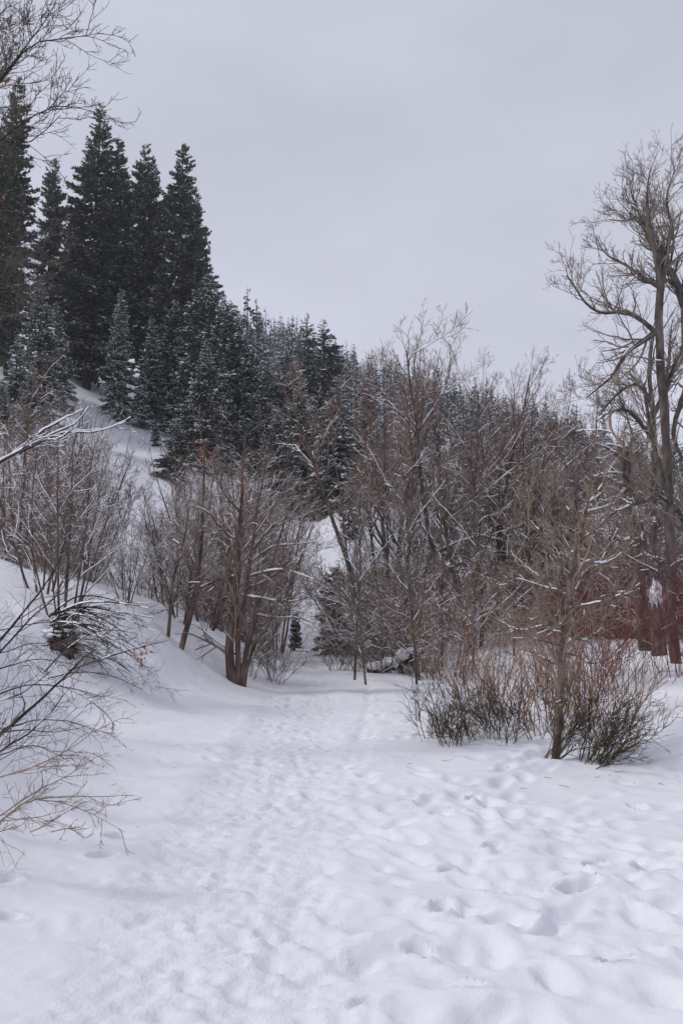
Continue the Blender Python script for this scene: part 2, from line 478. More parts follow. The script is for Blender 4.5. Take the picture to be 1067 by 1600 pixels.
# clear boot prints and melt hollows round the stems
for i in range(46):
    y = 3.2 + i * 0.27; a = 1.62 + rng.normal(0, .12)
    x = float(np.interp(y, [0, 3.3, 5.9, 10, 14, 18], [-0.4, -0.50, -0.68, -0.64, -0.66, -0.8])) + (-.11 if i % 2 else .11) + rng.normal(0, .05) + (.3 if i % 3 == 0 else 0)
    dp = rng.uniform(.014, .026)
    stamp(x, y, .17, .105, dp, a, .3, 4.0); stamp(x - .15 * math.cos(a), y - .15 * math.sin(a), .08, .08, dp, a, .25, 4.0)
for px, py, r_m in ((866, 1183, .42), (366, 1062, .6), (283, 1008, .45), (263, 990, .4), (553, 1056, .4), (573, 1078, .35), (650, 1064, .4), (800, 1150, .8), (910, 1178, .6)):
    g_ = ground_at(px, py); stamp(g_[0], g_[1], r_m, r_m * .8, .05, 0, .35, 2.2)

ny, nx = X.shape
Vg = np.stack([X, Y, Z], -1).reshape(-1, 3)
dzdx = np.gradient(Z, xs, axis=1); dzdy = np.gradient(Z, ys, axis=0)
NG = norm(np.stack([-dzdx, -dzdy, np.ones_like(Z)], -1)).reshape(-1, 3)
gi = np.arange(ny * nx).reshape(ny, nx)
quads = np.stack([gi[:-1, :-1], gi[:-1, 1:], gi[1:, 1:], gi[1:, :-1]], -1).reshape(-1, 4)
cx_ = (X[:-1, :-1] + X[1:, 1:]).ravel() / 2; cy_ = (Y[:-1, :-1] + Y[1:, 1:]).ravel() / 2
td = ((tdist[:-1, :-1] + tdist[1:, 1:]) / 2).ravel(); tb = ((T_bank[:-1, :-1] + T_bank[1:, 1:]) / 2).ravel()
region = np.zeros(len(quads), int)                    # 0 clearing
region[(tb > 0.15) & (cy_ < 75)] = 2                  # hillside
region[(td < 1.05) & (cy_ > -6) & (cy_ < 46)] = 1     # trail
region[(cy_ >= 75)] = 3
def terrain_piece(name, r, m):
    q = quads[region == r]
    used, inv = np.unique(q, return_inverse=True)
    me = mesh_from(name, Vg[used], [inv.reshape(-1, 4)], [m])
    me.normals_split_custom_set_from_vertices(NG[used].tolist())
    return obj(name, me, kind='structure')
terrain_piece('snowy_ground', 0, M['snow'])
terrain_piece('snowy_trail', 1, M['snowpacked'])
terrain_piece('snowy_hillside', 2, M['snow'])
terrain_piece('mountain', 3, M['snow'])

# ------------------------------------------------------------------ conifers
def conifer_parts(seed, h, rad, bare, snow, spacing, per, tw, droop=0.35, mats=('barkdark', 'needle'), ragged=0.35, top=0.75, coarse=1.0):
    r = np.random.default_rng(seed)
    trunk, leaf, sn = Acc(), Acc(), Acc()
    tz = np.linspace(0, h, 9)
    P = np.stack([0.012 * h * perlin(tz * 0.15, tz * 0 + seed * 1.37, 1), 0.012 * h * perlin(tz * 0.15, tz * 0 + seed * 2.1, 2), tz], -1)[None]
    r0 = 0.0115 * h + 0.03
    tubes(trunk, P, (r0 * (1 - tz / h) ** 0.9 + 0.008)[None], 7)
    # branch origins
    zs = []
    z = bare * h
    while z < h * 0.985:
        k = per if z < h * 0.9 else max(3, per - 2)
        zs += [z + r.uniform(-.5, .5) * spacing for _ in range(k)]
        z += spacing * (1 - 0.45 * z / h) * r.uniform(.8, 1.2)
    zs = np.array(zs); B = len(zs)
    t = np.clip((zs - bare * h) / (h * (1 - bare)), 0, 1)
    env = np.minimum((1 - t) ** top, 0.55 + 1.6 * t)
    az = r.random(B) * 2 * PI
    lop = 1 + 0.3 * np.sin(az * 1 + zs * 0.9 + seed) * ragged
    L = rad * env * (1 - ragged * r.random(B)) * lop + 0.12
    gap = r.random(B) < 0.08
    L[gap] *= 0.45
    pitch = np.radians(-22 + 52 * t + r.normal(0, 10, B))
    nseg = 6
    s = np.linspace(0, 1, nseg)
    hor = np.cos(pitch)[:, None] * s[None]; ver = np.sin(pitch)[:, None] * s - droop * (1 - t)[:, None] * s ** 2 * 0.8 + 0.22 * s ** 4 * (1 - t[:, None])
    hd = np.stack([np.cos(az), np.sin(az), 0 * az], -1)
    base = np.stack([np.interp(zs, tz, P[0, :, 0]), np.interp(zs, tz, P[0, :, 1]), zs], -1)
    A = base[:, None] + hd[:, None] * (hor * L[:, None])[..., None] + np.array([0, 0, 1.0]) * (ver * L[:, None])[..., None]
    tubes(trunk, A[:, ::2][:, :3], np.maximum(0.010 * L[:, None] * np.array([1.2, .8, .4])[None], 0.004), 3)
    # sprays of needle twigs
    kt = np.maximum(5 if coarse < 3 else 2, (tw * L / rad + (3 if coarse < 3 else 1))).astype(int)
    idx = np.repeat(np.arange(B), kt); Mn = len(idx)
    sp = 0.12 + 0.88 * r.random(Mn) ** 0.75
    f = sp * (nseg - 1); i0 = np.minimum(f.astype(int), nseg - 2); fr = (f - i0)[:, None]
    p = A[idx, i0] * (1 - fr) + A[idx, i0 + 1] * fr
    Tn = norm(A[idx, i0 + 1] - A[idx, i0])
    sidev = norm(np.cross(Tn, np.array([0, 0, 1.0])))
    sg = np.where(r.random(Mn) < .5, -1, 1)[:, None]
    an = np.radians(r.uniform(18, 72, Mn))[:, None]
    dr = norm(Tn * np.cos(an) + sidev * sg * np.sin(an) + np.array([0, 0, 1.0]) * r.normal(-0.10, 0.32, (Mn, 1)))
    gt = np.clip(L[idx] / (0.45 * rad), .58 if coarse < 1 else .3, 1)
    ln = (0.30 * L[idx] * (1.05 - 0.6 * sp) + 0.10 * gt) * r.uniform(.6, 1.35, Mn) * coarse
    w = (0.07 * gt + 0.14 * ln) * r.uniform(.7, 1.3, Mn) * (coarse * .72 if coarse < 1 else coarse if coarse < 3 else 1.5)
    tip = p + dr * ln[:, None]
    lat = norm(np.cross(dr, np.array([0, 0, 1.0]) + r.normal(0, .45, (Mn, 3))))
    midp = p + dr * (ln * r.uniform(.35, .6, Mn))[:, None]
    dn = np.array([0, 0, -1.0]) * (w * 0.45)[:, None]
    a_ = midp + lat * w[:, None] + dn; b_ = midp - lat * w[:, None] + dn
    V = np.stack([p, a_, tip, b_], 1)
    ix = np.arange(Mn * 4).reshape(Mn, 4)
    leaf.add(V, ix[:, [0, 1, 2]], ix[:, [0, 2, 3]])
    # leader
    sel = r.random(Mn) < snow * (0.35 + 0.75 * sp)
    if sel.any():
        q = np.nonzero(sel)[0]; m_ = len(q)
        hh = (0.025 + 0.35 * w[q])[:, None] * np.array([0, 0, 1.0]) * r.uniform(.5, 1.3, (m_, 1))
        c0 = p[q] + dr[q] * (ln[q] * 0.25)[:, None] + hh * .7; c1 = p[q] + dr[q] * (ln[q] * r.uniform(.7, .98, m_))[:, None] + hh * .5
        mm = (c0 + c1) / 2
        ww = (w[q] * r.uniform(.4, .9, m_))[:, None]
        la = mm + lat[q] * ww - hh * 0.6; lb = mm - lat[q] * ww - hh * 0.6
        mm2 = mm + hh * 0.7
        V = np.stack([c0, la, c1, lb, mm2], 1); ix = np.arange(m_ * 5).reshape(m_, 5)
        sn.add(V, ix[:, [0, 1, 4]], ix[:, [1, 2, 4]], ix[:, [2, 3, 4]], ix[:, [3, 0, 4]])
    return trunk, leaf, sn, mats

class Kind:
    """one kind of plant: a list of (part name, mesh) that placed copies share; h = its height"""
    def __init__(self, parts, h): self.parts = [(n, m) for n, m in parts if m is not None]; self.h = h
def conifer_kind(name, seed, h, *a, **k):
    t, l, s, ms = conifer_parts(seed, h, *a, **k)
    return Kind([('trunk', t.mesh(name + '_trunk', M[ms[0]])), ('foliage', l.mesh(name + '_foliage', M[ms[1]], smooth=False)),
                 ('snow', s.mesh(name + '_snow', M['snowtree'], smooth=False))], h)

def place(kind, name, loc, height, label, cat, group=None, rz=None, lean=(0, 0), wide=1.0):
    s = height / kind.h
    t = thing(name, loc, label, cat, group, (lean[0], lean[1], random.random() * 6.28 if rz is None else rz), (s * wide, s * wide, s))
    for n, m in kind.parts:
        obj(n, m, t, kind=None if n == 'trunk' else 'stuff')
    return t

random.seed(5)
G = ('barkdark', 'needlegreen')
tall = [conifer_kind('tall_fir', 101 + i, 20, 2.9 + 0.3 * (i % 2), [0.14, 0.2, 0.1][i], 0.10, 0.40, 8, 150, ragged=0.5, top=[.62, .55, .58][i], coarse=.85) for i in range(3)]
spire = conifer_kind('spire_fir', 111, 20, 4.0, 0.10, 0.12, 0.42, 8, 160, ragged=0.45, top=0.8, coarse=.85)
snowy = [conifer_kind('snowy_fir', 121 + i, 10, [2.1, 2.4, 1.9, 2.2][i], 0.04, [0.6, 0.45, 0.7, 0.3][i], 0.30, 6, 130, ragged=0.5, top=[.85, .75, .9, .8][i], mats=G, coarse=.78) for i in range(4)]
young = [conifer_kind('young_fir', 131 + i, 4, [0.85, 0.7][i], 0.10, 0.4, 0.17, 5, 34, ragged=0.5, top=.8, mats=G) for i in range(2)]
mid = [conifer_kind('mid_fir', 141 + i, 12, [2.3, 2.0, 2.6][i], 0.05, [0.4, 0.3, 0.1][i], 0.42, 6, 44, ragged=0.5, top=.85, mats=G, coarse=1.1) for i in range(3)]

def fir(kind, px, Yd, top, label, name='fir_tree', group=None, wide=1.0, lean=(0, 0), sink=0.3):
    b = foot(px, Yd); b[2] -= sink
    tp = at(px, top, Yd)
    if kind in snowy or kind in mid: wide = wide * 1.15 * random.uniform(.88, 1.12)
    lean = (lean[0] + random.gauss(0, .018), lean[1] + random.gauss(0, .018))
    return place(kind, name, b, tp[2] - b[2], label, 'fir tree', group, wide=wide, lean=lean)

HG = 'conifers on the left hillside'
fir(spire, 128, 70, 153, 'tallest dark conifer with a pointed spire above the left hillside', group=HG, wide=1.0)
fir(tall[0], 183, 72, 213, 'dark columnar conifer just right of the tallest spire', group=HG, wide=.92)
fir(tall[1], 216, 76, 227, 'narrow dark conifer in the middle of the tall hillside row', group=HG, wide=.75)
fir(tall[2], 243, 74, 240, 'dark conifer top squeezed beside the rightmost tall one', group=HG, wide=.72)
fir(tall[0], 273, 68, 224, 'rightmost tall dark conifer with ragged right edge against the sky', group=HG, wide=.98)
fir(tall[1], 298, 72, 290, 'shorter dark conifer forming the right shoulder of the tall row', group=HG, wide=.7)
fir(tall[2], 0, 62, 130, 'dark conifer cut by the left frame edge behind bare twigs', group=HG, wide=.85)
fir(tall[1], 55, 70, 245, 'thin dark conifer top between the left edge and tallest spire', group=HG, wide=.75)
fir(tall[1], 100, 78, 330, 'shorter dark conifer filling the gap behind the tallest spire', group=HG, wide=.9)
fir(tall[0], -25, 58, 200, 'dark conifer mostly outside the left frame edge', group=HG)
fir(tall[0], 150, 80, 330, 'dark conifer behind the two tallest at the left', group=HG, wide=.95)
fir(tall[2], 300, 74, 400, 'lower dark conifer below the rightmost tall one', group=HG, wide=.75)
fir(snowy[0], 52, 50, 428, 'snow-dusted fir on the slope at far left under the tall spire', group=HG, wide=1.1)
fir(snowy[2], 14, 46, 520, 'snow-dusted fir touching the left frame edge above red brush', group=HG)
fir(snowy[1], 78, 56, 470, 'snow-dusted fir just right of the far left one', group=HG)
fir(snowy[0], 180, 60, 452, 'snow-dusted fir standing at the top of the open snow chute', group=HG)
fir(snowy[2], 231, 64, 492, 'slim snow-dusted fir right of the snow chute top', group=HG)
fir(snowy[3], 262, 66, 470, 'dark-hearted fir under the rightmost tall conifer', group=HG)
fir(snowy[1], 326, 60, 424, 'large snow-dusted fir whose tip meets the sky above the slope', group=HG, wide=1.15)
fir(snowy[0], 318, 52, 530, 'broad fir with a white snow cap low on the slope', group=HG, wide=1.3)
fir(snowy[3], 298, 60, 500, 'dark green fir leaning in behind the snow-capped one', group=HG)
fir(snowy[3], 272, 48, 660, 'low bushy fir at the right rim of the snow chute', group=HG, wide=1.5)
fir(young[0], 217, 60, 580, 'small young fir alone beside the snow chute', group=HG)
fir(young[1], 239, 57, 655, 'tiny dark fir seedling in the open snow chute', group=HG)
fir(snowy[2], 386, 66, 505, 'slim fir behind the right side of the large snowy fir', group=HG)
fir(snowy[1], 360, 62, 470, 'fir pressed against the right flank of the large snowy fir', group=HG)
fir(snowy[0], 415, 66, 558, 'snow-dusted fir in the row between slope and mountain', group=HG, wide=1.1)
fir(snowy[1], 447, 62, 550, 'whitest snow-dusted fir left of centre above the thicket', group=HG, wide=1.3)
fir(snowy[0], 474, 52, 588, 'heavily snowed fir just above the bare thicket at centre', group=HG, wide=1.3)
fir(snowy[2], 528, 50, 584, 'tall snowed fir right of centre above the thicket', group=HG, wide=1.5)
fir(snowy[3], 400, 58, 630, 'dark lower fir behind the reddish thicket', group=HG)
fir(snowy[3], 560, 66, 640, 'dark fir half hidden by the left limbs of the grove', group=HG)
fir(snowy[1], 500, 50, 690, 'lowest snowy fir behind the centre thicket', group=HG)
fir(snowy[3], 545, 44, 735, 'dark fir low behind the grove at centre', group=HG)
fir(mid[2], 466, 96, 486, 'pointed dark fir against the sky left of its broad twin', group=HG, wide=1.0)
fir(mid[2], 501, 94, 498, 'broad dark fir against the sky at the foot of the mountain', group=HG, wide=1.2)
fir(mid[0], 575, 90, 565, 'dark fir rising behind the left end of the bare grove', group=HG)
fir(mid[1], 438, 130, 545, 'fir on the shoulder left of the two against the sky', group=HG)
fir(snowy[3], 95, 70, 500, 'dark fir between the trunks of the tall row and the snow chute', group=HG)
fir(snowy[1], -5, 42, 590, 'snowy fir cut by the left frame edge at mid height', group=HG)
fir(snowy[0], 40, 44, 560, 'fir with white boughs above the red-brown brush at far left', group=HG)
fir(snowy[2], 125, 72, 500, 'slim fir left of the one at the head of the snow chute', group=HG)
fir(snowy[3], 345, 58, 560, 'dark fir between the large snowy fir and the slope rim', group=HG)
fir(snowy[0], 500, 62, 640, 'snowed fir tucked between the two big ones at centre', group=HG)
fir(snowy[2], 590, 60, 640, 'slim snowy fir behind the left grove limbs', group=HG)
fir(snowy[1], 432, 54, 640, 'low broad snowed fir at the top of the reddish thicket', group=HG)
# valley floor
VG = 'conifers on the valley floor'
fir(young[0], 519, 24, 885, 'small snowy fir standing where the trail bends uphill', group=VG, wide=1.2, sink=.05)
fir(young[1], 461, 25, 955, 'small fir with a leaning bare stem left of the trail end', group=VG, wide=1.1, lean=(0, -.12), sink=.05)
fir(snowy[3], 850, 26, 830, 'dark green fir half hidden behind the bare sapling', group=VG, wide=1.1)
fir(snowy[1], 820, 40, 790, 'fir deep in the brown thicket left of the sapling', group=VG)
fir(snowy[3], 690, 60, 760, 'dark fir behind the trunks above the snow patch', group=VG)
fir(snowy[3], 640, 56, 770, 'dark fir above the left rim of the snow patch', group=VG)
fir(snowy[3], 740, 56, 790, 'dark fir right of the snow patch behind the grove', group=VG)
fir(snowy[2], 300, 22, 880, 'low dark fir behind the leaning red-brown trunks', group=VG)
fir(snowy[3], 960, 50, 760, 'dark fir behind the broken snowy tree at right', group=VG)

RG = 'firs below the right end of the ridge'
for i, (px, Yd, top) in enumerate([(838, 150, 628), (864, 120, 640), (890, 125, 645), (914, 120, 654), (935, 135, 668), (955, 128, 690), (850, 110, 690), (878, 105, 700), (905, 108, 706), (930, 110, 712), (975, 120, 690), (1000, 125, 680), (1030, 120, 690), (1055, 122, 680), (820, 140, 640), (800, 160, 620)]):
    fir(mid[2 if i % 3 else 1], px, Yd * .92, top - 4, 'fir in the cluster below the right end of the distant ridge', group=RG, wide=1.3)

# wood on the mountain: nearest as individuals, the rest as one mass
far_kinds = []
far_parts = []
for i in range(8):
  for lo in (0, 1):
    t, l, s, ms = conifer_parts(301 + i, 10, [1.5, 1.8, 1.3, 1.6, 2.0, 1.4, 1.7, 1.2][i], 0.03, [0.65, 0.4, 0.8, 0.5, 0.3, .6, .7, .45][i], [0.75, 1.1][lo], 5 - lo, [5, 2][lo], ragged=0.4, top=1.0, coarse=[1.9, 3.2][lo])
    tv = np.concatenate(t.V); lv = np.concatenate(l.V); sv = np.concatenate(s.V)
    lf = np.concatenate(l.F); sf = np.concatenate(s.F)
    trunkq = t.F[0]
    V = np.concatenate([tv[:63], lv, sv])
    Fq = [trunkq, lf + 63, sf + 63 + len(lv)]
    mi = np.concatenate([np.zeros(len(trunkq)), np.ones(len(lf)), np.full(len(sf), 2)])
    if lo: far_parts.append((V, Fq, mi))
    else: far_kinds.append(mesh_from('mountain_fir', V, Fq, [M['barkdark'], M['needlefar'], M['snowtree']], mi, smooth=False))
rf = np.random.default_rng(99)
pts = []
tries = 0
while len(pts) < 1750 and tries < 60000:
    tries += 1
    y = 85 + 285 * rf.random() ** 0.8
    u = rf.uniform(-0.15, 0.45)
    x = u * y
    pts.append((x, y))
pts = np.array(pts)
dens = perlin(pts[:, 0] * 0.03, pts[:, 1] * 0.03, 55)
pts = pts[dens > -0.38]
hts = np.clip(8.2 * np.exp(rf.normal(0, .33, len(pts))), 3.5, 15) * (1 + 0.15 * perlin(pts[:, 0] * 0.05, pts[:, 1] * 0.05, 77))
pz = H(pts[:, 0], pts[:, 1])
order = np.argsort(-(hts / pts[:, 1]))
for n_, i in enumerate(order[:230]):
    o = obj('mountain_fir', far_kinds[n_ % 8], None, 'snow-dusted fir in the dense wood on the distant mountainside', 'fir tree', 'firs on the mountainside')
    o.location = (pts[i, 0], pts[i, 1], pz[i] - 0.4); s = hts[i] / 10
    o.scale = (s, s, s); o.rotation_euler = (rf.normal(0, .03), rf.normal(0, .03), rf.random() * 6.28)
big = Acc(); bigmi = []
FV, FF, FM = [], [[], []], [[], []]
off = 0
for i in order[230:]:
    V, Fq, mi = far_parts[i % 8]
    s = hts[i] / 10; a = rf.random() * 6.28; c_, s_ = math.cos(a), math.sin(a)
    W = V * s
    W = np.stack([W[:, 0] * c_ - W[:, 1] * s_ + pts[i, 0], W[:, 0] * s_ + W[:, 1] * c_ + pts[i, 1], W[:, 2] + pz[i] - 0.4], -1)
    FV.append(W)
    FF[0].append(Fq[0] + off); FF[1].append(np.concatenate([Fq[1], Fq[2]]) + off)
    FM[0].append(np.zeros(len(Fq[0]))); FM[1].append(np.concatenate([np.ones(len(Fq[1])), np.full(len(Fq[2]), 2)]))
    off += len(V)
me = mesh_from('mountain_wood', np.concatenate(FV), [np.concatenate(FF[0]), np.concatenate(FF[1])], [M['barkdark'], M['needlefar'], M['snowtree']],
               np.concatenate([np.concatenate(FM[0]), np.concatenate(FM[1])]), smooth=False)
obj('mountain_wood', me, None, 'dense far-off fir wood covering the mountain up to its ridge', 'wood', None, 'stuff')

# ------------------------------------------------------------------ bare trees
def crown(limbs, LR, LL, r, spec, sn_cover, depth, snow_minr=0.0, tmats=None):
    """branch levels on given limbs. limbs (N,n,3), LR radii, LL lengths.
    spec: list of (k, t0, t1, a0, a1, lenratio, fall, radratio, minr, upb, n, wig, up, sides)"""
    acc, sn = Acc(), Acc()
    cur, cr, cl = limbs, LR, LL
    cov = sn_cover
    for (k, t0, t1, a0, a1, lr, fall, rr, minr, upb, n, wig, up, sides) in spec:
        p, d, l, rad = spawn(cur, cr, cl, r, k, t0, t1, a0, a1, lr, fall, rr, minr, upb)
        ok = l > 0.04
        p, d, l, rad = p[ok], d[ok], l[ok], rad[ok]
        P = grow(p, d, l, n, wig, up, r)
        Rr = taper(rad, n, 0.45, minr * 0.6)
        tubes(acc, P, Rr, sides)
        if cov > 0.04: snow_on(sn, P, Rr, r, cov, 0.75, depth)
        cov *= 0.72
        cur, cr, cl = P, Rr, l
    return acc, sn

def auto_tree(name, seed, h, ntrunk, spread, nlimb, trunk_r, spec, mats, cover=0.5, depth=0.014, limb_ang=(0.5, 1.0), limb_len=0.5, bare=0.25, limb_up=0.5, trunk_wig=0.05, base_r=0.15):
    r = np.random.default_rng(seed)
    tr, lm, sn = Acc(), Acc(), Acc()
    n = 10
    a = np.arange(ntrunk) * 2 * PI / max(1, ntrunk) + r.random(ntrunk)
    st_ = np.stack([np.cos(a) * base_r, np.sin(a) * base_r, -0.5 + 0 * a], -1) * (1 if ntrunk > 1 else 0.0)
    if ntrunk == 1: st_[0, 2] = -0.5
    sp_ = spread * r.uniform(.3, 1.0, ntrunk)
    d = np.stack([np.cos(a) * sp_, np.sin(a) * sp_, np.ones(ntrunk)], -1)
    L = h * r.uniform(.78, 1.05, ntrunk)
    T = grow(st_, d, L, n, trunk_wig, 0.25, r)
    TR = taper(trunk_r * r.uniform(.6, 1.0, ntrunk), n, 0.18)
    tubes(tr, T, TR, 7)
    snow_on(sn, T, TR, r, cover * .5, 0.8, depth)
    p, dd, l, rad = spawn(T, TR, L, r, nlimb, bare, 0.97, limb_ang[0], limb_ang[1], limb_len, 0.55, 0.6, 0.006, 0.1)
    P = grow(p, dd, l, 8, 0.13, limb_up, r)
    Rr = taper(rad, 8, 0.3, 0.004)
    tubes(tr, P, Rr, 5)
    snow_on(sn, P, Rr, r, cover * 1.35, 0.86, depth * 1.5)
    allP = [(P, Rr, l)]
    ac, s2 = crown(P, Rr, l, r, spec, cover, depth)
    ac2, s3 = crown(T[:, 5:], TR[:, 5:], L * .35, r, spec, cover, depth)
    for s_ in (s2, s3):
        for v, f in zip([np.concatenate(s_.V)] if s_.V else [], [s_.F]): sn.add(v, *f)
    if ac2.V: ac.add(np.concatenate(ac2.V), *ac2.F)
    h = float(np.percentile(np.concatenate(ac.V)[:, 2], 99.7))
    return Kind([('trunk', tr.mesh(name + '_trunk', M[mats[0]])), ('twigs', ac.mesh(name + '_twigs', M[mats[1]])), ('snow', sn.mesh(name + '_snow', M['snowtree'], smooth=False))], h)

#            k  t0   t1   a0   a1   lr   fall rr  minr  upb  n  wig  up  sides
SP_COT = [(8, .15, 1., .35, .9, .42, .4, .55, .007, .10, 7, .19, .55, 4),
          (6, .15, 1., .4, 1., .45, .3, .6, .0050, .05, 5, .2, .4, 3),
          (3.2, .2, 1., .4, 1., .5, .3, .6, .0042, .05, 3, .15, .3, 3)]
SP_SHR = [(6.3, .15, 1., .4, 1., .42, .4, .55, .005, .05, 6, .2, .3, 3),
          (4.2, .15, 1., .5, 1.1, .45, .3, .6, .0038, .0, 4, .22, .2, 3),
          (2.5, .2, 1., .5, 1.1, .5, .3, .6, .0032, .0, 3, .18, .1, 3)]
cot = [auto_tree('cottonwood', 401 + i, 11, [2, 1, 2][i], 0.24, 9, .13, SP_COT, ('bark', 'twigred'), cover=.85, depth=.02, limb_ang=(.4, .95), limb_len=.5, bare=.36, limb_up=.7, trunk_wig=.07) for i in range(3)]
slim = [auto_tree('slim_tree', 421 + i, 9, 1, 0.15, 14, .075, SP_COT, ('barklight', 'twig') if i == 0 else ('bark', 'twig'), cover=.65, depth=.016, limb_ang=(.5, 1.1), limb_len=.32, bare=.2, limb_up=.5) for i in range(2)]
mst = [auto_tree('many_stemmed_tree', 441 + i, 5.2, [6, 8, 5][i], 0.5, 8, .05, SP_SHR, ('barkred' if i != 1 else 'bark', 'twigred' if i != 1 else 'twig'), cover=.78, depth=.014, limb_ang=(.4, 1.0), limb_len=.42, bare=.25, limb_up=.2) for i in range(3)]
shr = [auto_tree('thicket_shrub', 461 + i, 2.6, [12, 14, 10][i], 0.75, 6, .022, SP_SHR, ('twig', 'twigred'), cover=.8, depth=.013, limb_ang=(.4, 1.0), limb_len=.4, bare=.15, limb_up=.2, base_r=.25) for i in range(3)]

def bare(kind, name, px, Yd, top, label, cat='bare tree', group=None, rz=None, lean=(0, 0), wide=1.0, sink=0.05):
    b = foot(px, Yd); b[2] -= sink
    tp = at(px, top, Yd)
    return place(kind, name, b, max(.5, tp[2] - b[2]), label, cat, group, rz=rz, lean=lean, wide=wide)

GG = 'cottonwoods of the grove'
bare(cot[0], 'cottonwood', 612, 25, 502, 'leftmost grove cottonwood whose fine tips stand against the sky', group=GG, lean=(0, .10))
bare(cot[1], 'cottonwood', 600, 22, 540, 'grove cottonwood leaning right behind the two boundary trunks', group=GG, lean=(0, .14))
bare(cot[2], 'cottonwood', 632, 24, 522, 'grove cottonwood in the middle with crown tip above the ridge', group=GG, lean=(0, .12))
bare(cot[0], 'cottonwood', 742, 23, 520, 'grove cottonwood just right of the snow patch edge', group=GG, rz=2.2, lean=(0, .10))
bare(cot[1], 'cottonwood', 716, 25, 500, 'grove cottonwood above the snow patch with tall upright crown', group=GG, rz=4.0, lean=(0, .12))
bare(cot[2], 'cottonwood', 765, 27, 500, 'grove cottonwood whose crown slopes down to the right', group=GG, rz=1.0, lean=(0, .13))
bare(cot[0], 'cottonwood', 802, 27, 535, 'rightmost tall cottonwood of the grove beside the far firs', group=GG, rz=3.6, lean=(0, .10))
bare(cot[2], 'cottonwood', 832, 26, 565, 'short cottonwood at the right end of the grove', group=GG, rz=0.3, lean=(0, .10))
bare(cot[1], 'cottonwood', 620, 30, 560, 'cottonwood at the back of the grove left of centre', group=GG, rz=5.1)
bare(cot[2], 'cottonwood', 740, 33, 600, 'cottonwood at the back of the grove right of centre', group=GG, rz=5.6)
bare(cot[2], 'cottonwood', 860, 30, 690, 'reddish cottonwood behind the sapling crown', group=GG, rz=2.7)
bare(cot[1], 'cottonwood', 910, 34, 720, 'cottonwood between the sapling and the broken tree', group=GG, rz=1.7)
for px, Yd, top, lab, kk in [(880, 25, 665, 'fine-twigged cottonwood directly behind the sapling top', 0), (932, 24, 700, 'low-crowned cottonwood between sapling and broken tree', 1), (985, 25, 640, 'cottonwood behind the broken snowy tree', 2),
                            (1045, 24, 610, 'cottonwood behind the tall grey cottonwood at right', 0), (850, 30, 700, 'slender cottonwood left of the sapling crown', 2), (960, 31, 690, 'rearmost cottonwood left of the broken tree', 1)]:
    bare(cot[kk], 'cottonwood', px, Yd, top, lab, group=GG, rz=px * .37)
bare(slim[1], 'slim_tree', 553, 16.8, 720, 'straight dark slim tree at the left corner of the clearing edge', group='slim trees at the clearing edge')
bare(slim[0], 'slim_tree', 573, 16.2, 780, 'pale slim tree right beside the dark one at the clearing edge', group='slim trees at the clearing edge')
bare(slim[1], 'slim_tree', 650, 16.6, 740, 'slim tree behind the snowy log at the clearing edge', group='slim trees at the clearing edge', rz=1)
bare(slim[0], 'slim_tree', 655, 17.2, 660, 'pale slim tree leaning right over the snowy log', group='slim trees at the clearing edge', lean=(0, .13), rz=2)
bare(slim[1], 'slim_tree', 688, 21, 690, 'slim dark tree standing against the snow patch', group='slim trees at the clearing edge', lean=(0, .08), rz=4)
bare(slim[0], 'slim_tree', 735, 19, 700, 'pale slim tree right of the snow patch', group='slim trees at the clearing edge', rz=5)
bare(slim[1], 'slim_tree', 800, 20, 720, 'slim tree left of the sapling among orange stems', group='slim trees at the clearing edge', rz=3)
LG = 'many-stemmed trees along the bank'
bare(mst[0], 'many_stemmed_tree', 318, 18, 690, 'many-stemmed tree behind the red-brown trunks', group=LG)
bare(mst[1], 'many_stemmed_tree', 285, 16.5, 760, 'many-stemmed tree on the bank rim left of the red-brown trunks', group=LG, lean=(0, .1))
bare(mst[2], 'many_stemmed_tree', 262, 18, 770, 'thin many-stemmed tree at the foot of the snow chute', group=LG)
bare(mst[0], 'many_stemmed_tree', 400, 21, 715, 'reddish many-stemmed tree left of the trail end', group=LG, rz=2)
bare(mst[1], 'many_stemmed_tree', 392, 30, 690, 'many-stemmed tree above the trail bend', group=LG, rz=4.4)
bare(mst[2], 'many_stemmed_tree', 432, 23, 745, 'rightmost many-stemmed tree before the small firs by the trail', group=LG, rz=1.4, wide=.7)
bare(mst[2], 'many_stemmed_tree', 385, 24, 690, 'reddish many-stemmed tree farther up behind the red-brown trunks', group=LG, rz=3)
bare(mst[1], 'many_stemmed_tree', 345, 27, 700, 'many-stemmed tree with rusty top on the lower hillside', group=LG, rz=3.5)
bare(mst[1], 'many_stemmed_tree', 200, 15.5, 820, 'low many-stemmed tree at the bank behind the arching brush', group=LG, rz=1.2)
bare(mst[1], 'many_stemmed_tree', 105, 12.5, 650, 'large many-stemmed tree on the left bank with splayed stems', group=LG, rz=0.4, wide=.72)
bare(mst[0], 'many_stemmed_tree', 70, 14, 650, 'reddish many-stemmed tree behind the large one on the left bank', group=LG, rz=2.9)
bare(mst[2], 'many_stemmed_tree', 20, 18, 640, 'many-stemmed tree at the left frame edge on the bank', group=LG, rz=.7)
bare(mst[0], 'many_stemmed_tree', 40, 24, 560, 'red-brown brushy tree below the snowy firs at far left', group=LG, rz=3.3)
bare(mst[1], 'many_stemmed_tree', 110, 30, 610, 'brushy tree beside the top of the snow chute', group=LG, rz=4)

